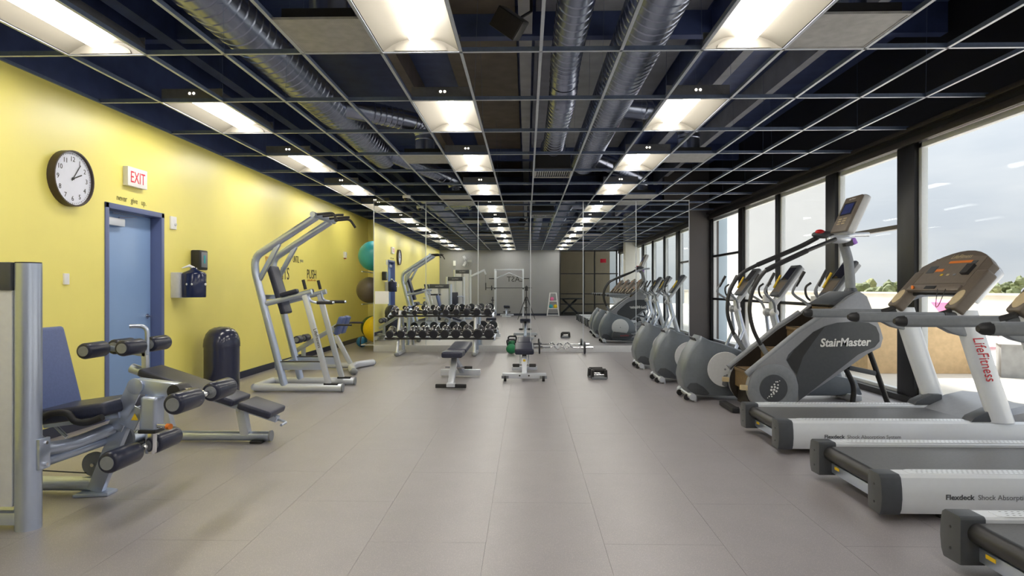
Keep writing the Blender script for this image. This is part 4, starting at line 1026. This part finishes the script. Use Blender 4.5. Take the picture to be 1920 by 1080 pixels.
# ================================================================ STAIR CLIMBER
YN_, YF_ = 6.5, 7.15
t = thing('stair_climber', 'tall grey stair climber with moving steps and curved black handrails', 'stair climber', (2.95, 6.9, 0))
Z2 = lambda zx, zy, Y=YN_: pt(1340+zx/5.144, 560+zy/5.144, Y)
def circ(c, r, a0, a1, n):
    return [(c.x+r*math.cos(a0+(a1-a0)*k/n), c.z+r*math.sin(a0+(a1-a0)*k/n)) for k in range(n+1)]
dc_ = Z2(565, 865); RR = 240/5.144/178.6
body = [(p.x, p.z) for p in [Z2(320, 735), Z2(820, 330), Z2(1070, 165), Z2(1300, -20), Z2(1400, -70), Z2(1470, -20), Z2(1530, 130), Z2(1600, 290), Z2(1625, 380), Z2(1600, 470), Z2(1480, 530), Z2(1150, 760), Z2(800, 990)]]
cb = circ(dc_, RR, -.75, -PI-.75-.25, 16)
poly = body[:13]+[q for q in cb if q[1] > .02]
poly = [(x, max(z, .03)) for x, z in poly]
for Y0, Y1 in ((YN_, YN_+.07), (YF_-.07, YF_)):
    B().prism(poly, Y0, Y1).build('side_panel', 'tread_grey', t, .012)
inner = [(cx_, cz_-.012) for cx_, cz_ in poly]
for Y0, Y1 in ((YN_+.07, YN_+.074), (YF_-.074, YF_-.07)): B().prism([(a_, max(b_, .04)) for a_, b_ in inner], Y0, Y1).build('inner_liner', 'step_dark', t)
dp = [(p.x, p.z) for p in [Z2(690, 590), Z2(710, 540), Z2(760, 490), Z2(950, 320), Z2(1060, 265), Z2(1180, 232), Z2(1330, 222), Z2(1480, 230), Z2(1555, 270), Z2(1585, 340), Z2(1588, 410), Z2(1540, 468), Z2(1460, 500), Z2(1380, 540), Z2(1060, 790), Z2(810, 985), Z2(805, 850), Z2(785, 740), Z2(735, 670)]]
for Y0, Y1 in ((YN_-.006, YN_), (YF_, YF_+.006)): B().prism(dp, Y0, Y1).build('dark_panel', 'charcoal', t)
arcp = [(p.x, p.z) for p in [Z2(695, 592), Z2(765, 492), Z2(950, 322), Z2(1060, 268), Z2(940, 430), Z2(850, 560), Z2(790, 730), Z2(738, 668)]]
B().prism(arcp, YN_-.0075, YN_-.006).build('panel_accent', 'dark_plastic', t)
tp = Z2(1012, 462)
text('lettering', 'StairMaster', .118, (tp.x, YN_-.0085, tp.z), (1, 0, .025), (0, 0, 1), 'white_plastic', t, .001, 'LEFT', .2, .93, .003)
text('lettering', 'StairMaster', .118, (tp.x+.55, YF_+.0085, tp.z), (-1, 0, 0), (0, 0, 1), 'white_plastic', t, .001, 'LEFT', .2, .93, .003)
hub = B().lathe([(.15, -.02), (.14, -.03), (.001, -.034)], (dc_.x, YN_+.018, dc_.z), 'y', 36).build('hub_disc', 'charcoal', t)
rg = B().lathe([(RR*.97, -.012), (RR*.93, -.018), (.16, -.014), (.155, -.004)], (dc_.x, YN_+.004, dc_.z), 'y', 40).build('hub_ring', 'mid_grey', t)
dots = B()
for zx, zy, r in ((620, 790, 4), (600, 800, 6), (605, 830, 7), (585, 800, 5), (570, 825, 8), (545, 850, 9), (575, 850, 9), (600, 860, 9), (540, 878, 10), (568, 876, 10), (590, 890, 9), (560, 900, 8), (540, 920, 8), (565, 915, 7), (520, 940, 6), (545, 940, 6), (505, 955, 4)):
    p = Z2(zx, zy); dots.lathe([(r/5.144/178*1.1, 0), (r/5.144/178*1.1, .003)], (p.x, YN_-.019, p.z), 'y', 8)
dots.build('hub_dots', 'white_plastic', hub)
B().lathe([(.15, 0), (.14, .016)], (dc_.x, YF_, dc_.z), 'y', 36).build('hub_disc', 'charcoal', t)
# steps between the panels
for k in range(4):
    x0 = 2.335+.288*k; z = .437+.226*k
    st = B().box(x0, x0+.30, YN_+.076, YF_-.076, z-.035, z).build('step', 'step_brown', t, .005)
    B().obox((x0+.012, YN_+.07, z-.035), (x0-.03 if False else x0+.012, YF_-.07, z-.035), .02, .2, (1, 0, 0)) if False else None
    B().box(x0+.012, x0+.022, YN_+.076, YF_-.076, z-.21, z-.035).build('riser', 'step_brown', st)
    dd = B()
    for j in range(14):
        yy = YN_+.11+j*.037; dd.box(x0-.001, x0+.012, yy, yy+.018, z-.002, z+.004)
    dd.build('tread_cleats', 'step_dark', st)
q = [(2.3, .06), (2.26, .3), (2.3, .42), (3.35, 1.33), (3.5, 1.3), (3.5, 1.0), (2.75, .1)]
B().prism([(x+.03, z-.05) for x, z in [(2.34, .1), (2.37, .42), (2.62, .44), (2.9, .66), (3.18, .88), (3.44, 1.1), (3.5, 1.0), (2.75, .12)]], YN_+.08, YF_-.08).build('step_housing', 'step_dark', t)
# edge trims of both panels
for Y in (YN_+.035, YF_-.035):
    B().tube([Z2(318, 738)-V(0, YN_-Y, 0)+V(0, 0, .004), Z2(820, 328)-V(0, YN_-Y, 0)+V(0, 0, .004), Z2(1070, 163)-V(0, YN_-Y, 0)+V(0, 0, .004)], .035, 10).build('panel_edge', 'mid_grey', t)
B().prism([(p.x, p.z) for p in [Z2(1130, 60), Z2(1290, -25), Z2(1400, -75), Z2(1480, -20), Z2(1500, 80), Z2(1300, 120)]], YN_+.07, YF_-.07).build('top_cowl', 'charcoal', t, .03, 3)
for Y, xs in ((YN_+.03, 2.22), (YF_-.03, 2.22)):
    B().obox((xs, Y, .285), (xs+.22, Y, .275), .05, .05).build('entry_step', 'tan_part', t, .005)
B().obox((2.2, YN_+.1, .03), (2.2, YF_-.1, .03), .08, .05, (1, 0, 0)).build('rear_foot', 'rubber', t, .01)
B().cyl((2.26, 6.75, 0), (2.26, 6.75, .04), .02, n=10).build('levelling_foot', 'dark_plastic', t)
R6 = lambda x, y, Y: pt(1280+x/3, 360+y/3, Y)
near = [R6(490, 935, 6.6), R6(440, 860, 6.6), R6(400, 780, 6.6), R6(380, 700, 6.6), R6(378, 630, 6.6), R6(400, 540, 6.6), R6(470, 440, 6.6), R6(575, 388, 6.6), R6(700, 330, 6.6), R6(860, 265, 6.7)]
far = [R6(345, 885, 7.2), R6(290, 800, 7.2), R6(258, 710, 7.2), R6(252, 640, 7.2), R6(265, 560, 7.2), R6(320, 470, 7.2), R6(420, 410, 7.2), R6(650, 312, 7.2), R6(760, 255, 7.15), R6(860, 235, 7.05)]
for P in (near, far):
    B().tube(spline(P, 6), .021, 12).build('handrail', 'dark_plastic', t)
    B().cyl(P[0]-V(-.02, 0, .04), P[1], .027, n=14).build('rail_socket', 'mid_grey', t)
    B().tube(spline(P[6:9], 5), .027, 12).build('rail_grip', 'rubber', t)
q = R6(790, 240, 7.12)
B().ball(q, .1, 18, (1.3, .6, .45)).build('sensor_pod', 'charcoal', t); B().ball(q+V(-.05, -.03, .03), .045, 14, (1.2, .8, .6)).build('pod_button', 'red', t)
q = R6(880, 265, 6.75); B().ball(q, .08, 18, (1.6, .9, .6)).build('rail_joint', 'silver_light', t)
B().tube([R6(880, 265, 6.75), R6(960, 240, 6.8), R6(1045, 238, 6.85)], .025, 12).build('front_bar', 'silver_light', t)
B().obox(R6(905, 290, 6.8), R6(950, 285, 6.8), .07, .07).build('control_box', 'dark_plastic', t, .01)
B().obox(R6(950, 283, 6.8), R6(972, 272, 6.8), .06, .07).build('tag_box', 'purple', t, .01)
B().tube(spline([R6(945, 570, 6.9), R6(940, 470, 6.9), R6(930, 380, 6.9), R6(900, 280, 6.9)], 6), .05, 16).build('console_mast', 'mid_grey', t)
B().lathe([(.085, 0), (.075, .05), (.055, .1)], R6(945, 570, 6.9)-V(0, 0, .04), 'z', 20).build('mast_collar', 'charcoal', t)
c0, c1 = V(3.39, 6.86, 1.92), V(3.57, 6.86, 2.31); u = (c1-c0).normalized(); nr = Vector((-u.z, 0, u.x))
B().obox(c0-nr*.05, c1-nr*.05+u*.02, .36, .09).build('console_back', 'light_grey', t, .04, 3)
B().obox(c0, c1, .34, .03).build('console', 'console_face', t, .014, 3)
B().obox(c0+u*.2+nr*.016, c0+u*.35+nr*.016, .24, .004).build('screen', 'screen_dark', t); B().obox(c0+u*.215+nr*.019, c0+u*.335+nr*.019, .19, .002).build('display', 'screen_blue', t)
for k in range(6): B().obox(c0+u*(.09+.03*(k//2))+nr*.016+V(0, .06-.1*(k % 2), 0), c0+u*(.105+.03*(k//2))+nr*.016+V(0, .06-.1*(k % 2), 0), .07, .004).build('control_key', 'tan_part', t)
text('lettering', 'StairMaster', .03, c0+u*.385+nr*.016, (0, -1, 0), u, 'white_plastic', t, .0006, 'CENTER', .2)
for Y in (YN_+.06, YF_-.06):
    B().tube(fillet([Z2(1490, 500, Y), Z2(1540, 640, Y), Z2(1665, 1000, Y)], .05), .026, 12).build('front_leg', 'black_frame', t)
    B().tube(fillet([Z2(1265, 680, Y), Z2(1350, 850, Y), Z2(1325, 1030, Y)], .08), .026, 12).build('rear_leg', 'black_frame', t)
    B().obox(Z2(1290, 665, Y), Z2(1550, 720, Y), .04, .05).build('leg_brace', 'charcoal', t, .006)
    B().tube([Z2(1325, 1030, Y), Z2(1325, 1030, Y)*1+V(0, 0, -Z2(1325, 1030, Y).z+.02)], .026, 12).build('leg_foot', 'rubber', t)
    p = Z2(1665, 1000, Y); B().tube([p, V(p.x+.02, Y, .0)], .03, 12).build('leg_foot', 'rubber', t)

# ================================================================ BEHIND THE CAMERA (seen in the mirror)
def tower(name, label, x, y, h, arm=False):
    t = thing(name, label, 'gym machine', (x, y, 0))
    for xx in (x-.32, x+.32): B().tube([(xx, y, 0), (xx, y, h)], .055, 18).build('tower_post', 'silver_light', t)
    B().box(x-.28, x+.28, y-.07, y+.07, h-.16, h).build('tower_header', 'charcoal', t, .01)
    text('lettering', 'LifeFitness', .06, (x, y+.071, h-.1), (-1, 0, 0), (0, 0, 1), 'light_grey', t, .0006, 'CENTER')
    B().box(x-.27, x-.05, y-.05, y+.06, .12, h-.16).box(x+.05, x+.27, y-.05, y+.06, .12, h-.16).build('shroud', 'light_grey', t, .006)
    for k in range(10): B().box(x-.24, x+.24, y-.04, y+.04, .14+k*.05, .185+k*.05).build('weight_plate', 'iron', t)
    B().box(x-.4, x+.4, y-.06, y+.06, 0, .09).build('tower_base', 'silver', t, .01)
    B().tube([(x, y+.1, .07), (x, y+.9, .07)], .045, 14).build('base_tube', 'silver', t)
    B().obox((x+.02, y+.35, .5), (x+.02, y+.8, .5), .35, .08, (1, 0, 0)).build('seat_pad', 'vinyl', t, .03)
    B().obox((x, y+.6, .08), (x, y+.6, .48), .07, .07, (1, 0, 0)).build('seat_post', 'silver', t, .008)
    if arm:
        B().obox((x+.3, y+.02, h-.3), (x+.9, y+.02, h-.02), .07, .08).build('pulley_arm', 'silver_light', t, .01)
        B().obox((x+.9, y+.02, h+.02), (x+.98, y+.02, h-.2), .05, .07).build('arm_tip', 'silver_light', t, .01)
        B().cyl((x+.98, y+.02, h-.2), (x+.98, y+.02, h-.55), .004, n=6).build('cable', 'dark_plastic', t); B().cyl((x+.98, y+.02, h-.55), (x+.98, y+.02, h-.85), .02, n=10).build('rope_handle', 'grip', t)
    else:
        B().obox((x, y+.3, .62), (x-.02, y+.22, 1.15), .3, .07, (1, 0, 0)).build('back_pad', 'vinyl', t, .03)
        for s in (-1, 1): B().tube(fillet([(x+s*.3, y+.1, .95), (x+s*.35, y+.5, 1.0), (x+s*.15, y+.62, 1.0)], .1), .02, 10).build('press_arm', 'silver', t)
    return t
tower('chest_press_machine', 'white and silver weight stack machine in the mirror, behind the leg extension', -2.75, 1.6, 1.75)
tower('cable_tower_machine', 'tallest silver cable tower with a slanted pulley arm in the mirror', -2.68, -.4, 2.08, True)
t = thing('squat_rack', 'white squat rack with a barbell against the grey rear wall', 'squat rack', (-.8, -3.4, 0))
for x in (-1.45, -.15):
    for y in (-3.85, -3.1): B().box(x-.035, x+.035, y-.035, y+.035, 0, 2.2).build('upright', 'silver_light', t, .006)
    B().obox((x, -3.9, .05), (x, -2.4, .05), .08, .08, (1, 0, 0)).build('base_rail', 'silver_light', t, .008)
    B().obox((x, -3.85, 2.16), (x, -3.1, 2.16), .06, .06, (1, 0, 0)).build('top_rail', 'silver_light', t, .006)
    B().cyl((x-.28 if x < -1 else x, -3.1, 1.75), (x if x < -1 else x+.28, -3.1, 1.75), .02, n=10).build('plate_peg', 'black_frame', t)
    for z in (.4, .75): B().cyl((x-.2 if x < -1 else x+.0, -3.45, z), (x+.0 if x < -1 else x+.2, -3.45, z), .02, n=10).build('plate_peg', 'black_frame', t); B().lathe([(.16, -.02), (.16, .02)], (x+(-.12 if x < -1 else .12), -3.45, z), 'x', 20).build('weight_plate', 'iron', t)
B().box(-1.45, -.15, -3.13, -3.07, 2.13, 2.19).build('top_bar', 'silver_light', t, .006)
B().tube(fillet([(-1.42, -3.1, 1.75), (-.8, -3.1, 2.02), (-.18, -3.1, 1.75)], .08), .025, 10).build('pull_up_bar', 'silver_light', t)
bbm = thing('barbell', 'black barbell resting across the squat rack in the mirror', 'barbell', (-.8, -3.03, 1.32))
B().cyl((-1.85, -3.03, 1.32), (.25, -3.03, 1.32), .014, n=10).build('bar', 'iron', bbm)
for x in (-1.6, 0.0): B().lathe([(.11, -.02), (.11, .02)], (x, -3.03, 1.32), 'x', 20).build('weight_plate', 'iron', bbm)
for x in (-1.45, -.15): B().obox((x, -3.07, 1.27), (x, -3.0, 1.3), .05, .03, (1, 0, 0)).build('bar_hook', 'black_frame', t)
t = thing('wall_fan', 'round grey wall fan high on the grey rear wall', 'fan', (-2.85, YB, 2.55))
b = B()
for r in (.08, .16, .24, .32): b.lathe([(r-.004, .3), (r+.004, .3), (r+.004, .308), (r-.004, .308), (r-.004, .3)], (-2.85, YB, 2.6), 'y', 28); b.f = b.f[:-2]; b.mi = b.mi[:-2]
for k in range(16):
    a = k*PI/8; b.cyl((-2.85, YB+.3, 2.6), (-2.85+.32*math.cos(a), YB+.3, 2.6+.32*math.sin(a)), .003, n=5)
b.build('cage', 'mid_grey', t)
for k in range(3):
    a = k*2*PI/3; B().obox((-2.85, YB+.25, 2.6), (-2.85+.27*math.cos(a), YB+.25, 2.6+.27*math.sin(a)), .12, .01, (-math.sin(a), .4, math.cos(a))).build('blade', 'light_grey', t)
B().tube([(-2.85, YB, 2.4), (-2.85, YB+.15, 2.5), (-2.85, YB+.22, 2.6)], .05, 12).build('bracket', 'light_grey', t)
t = thing('accessory_rack', 'white A-frame rack holding small balls beside the glass partition', 'rack', (1.25, -3.6, 0))
for s in (-1, 1): B().obox((1.25+s*.28, -3.6, 0), (1.25+s*.14, -3.6, 1.1), .05, .05).build('side_leg', 'white_plastic', t, .005)
for z in (.05, .35, .7, 1.08): B().obox((1.25-.26+z*.11, -3.6, z), (1.25+.26-z*.11, -3.6, z), .2, .03).build('shelf', 'white_plastic', t, .005)
for k, (x, z, m, nm) in enumerate(((1.2, .81, 'pink', 'pink'), (1.15, .46, 'teal_ball', 'teal'), (1.36, .46, 'yellow_ball', 'yellow'))):
    tag(B().ball((x, -3.6, z), .09, 20).build('toning_ball', m, None, ang=80), f'small {nm} toning ball on the white A-frame rack', 'ball')
# tripod camera that took the picture, standing at the camera position
t = thing('camera_tripod', 'black tripod holding a camera, seen at the centre of the mirror', 'tripod', (0, -.16, 0))
for k in range(3):
    a = PI/2+k*2*PI/3; B().cyl((.42*math.cos(a), -.16+.42*math.sin(a) if math.sin(a) > 0 else -.16+.42*math.sin(a), 0), (.03*math.cos(a), -.16+.03*math.sin(a), .95), .012, .018, 10).build('leg', 'dark_plastic', t)
B().cyl((0, -.16, .6), (0, -.16, 1.2), .018, n=12).build('centre_column', 'dark_plastic', t)
B().box(-.06, .06, -.2, -.11, 1.2, 1.38).build('camera_body', 'dark_plastic', t, .012)

t = thing('side_table', 'dark table with crossed legs in the glazed room behind', 'table', (2.2, -6.2, 0))
B().box(1.6, 2.8, -6.6, -5.8, .74, .8).build('table_top', 'charcoal', t, .01)
for s in (-1, 1): B().obox((2.2-s*.4, -6.2, .02), (2.2+s*.35, -6.2, .74), .3, .09).build('leg', 'charcoal', t, .01)
tag(B().box(-3.5, -3.38, YB, YB+.06, 2.38, 2.62).build('wall_speaker', 'white_plastic', None, .01), 'small white box high on the grey rear wall left of the fan', 'wall box')
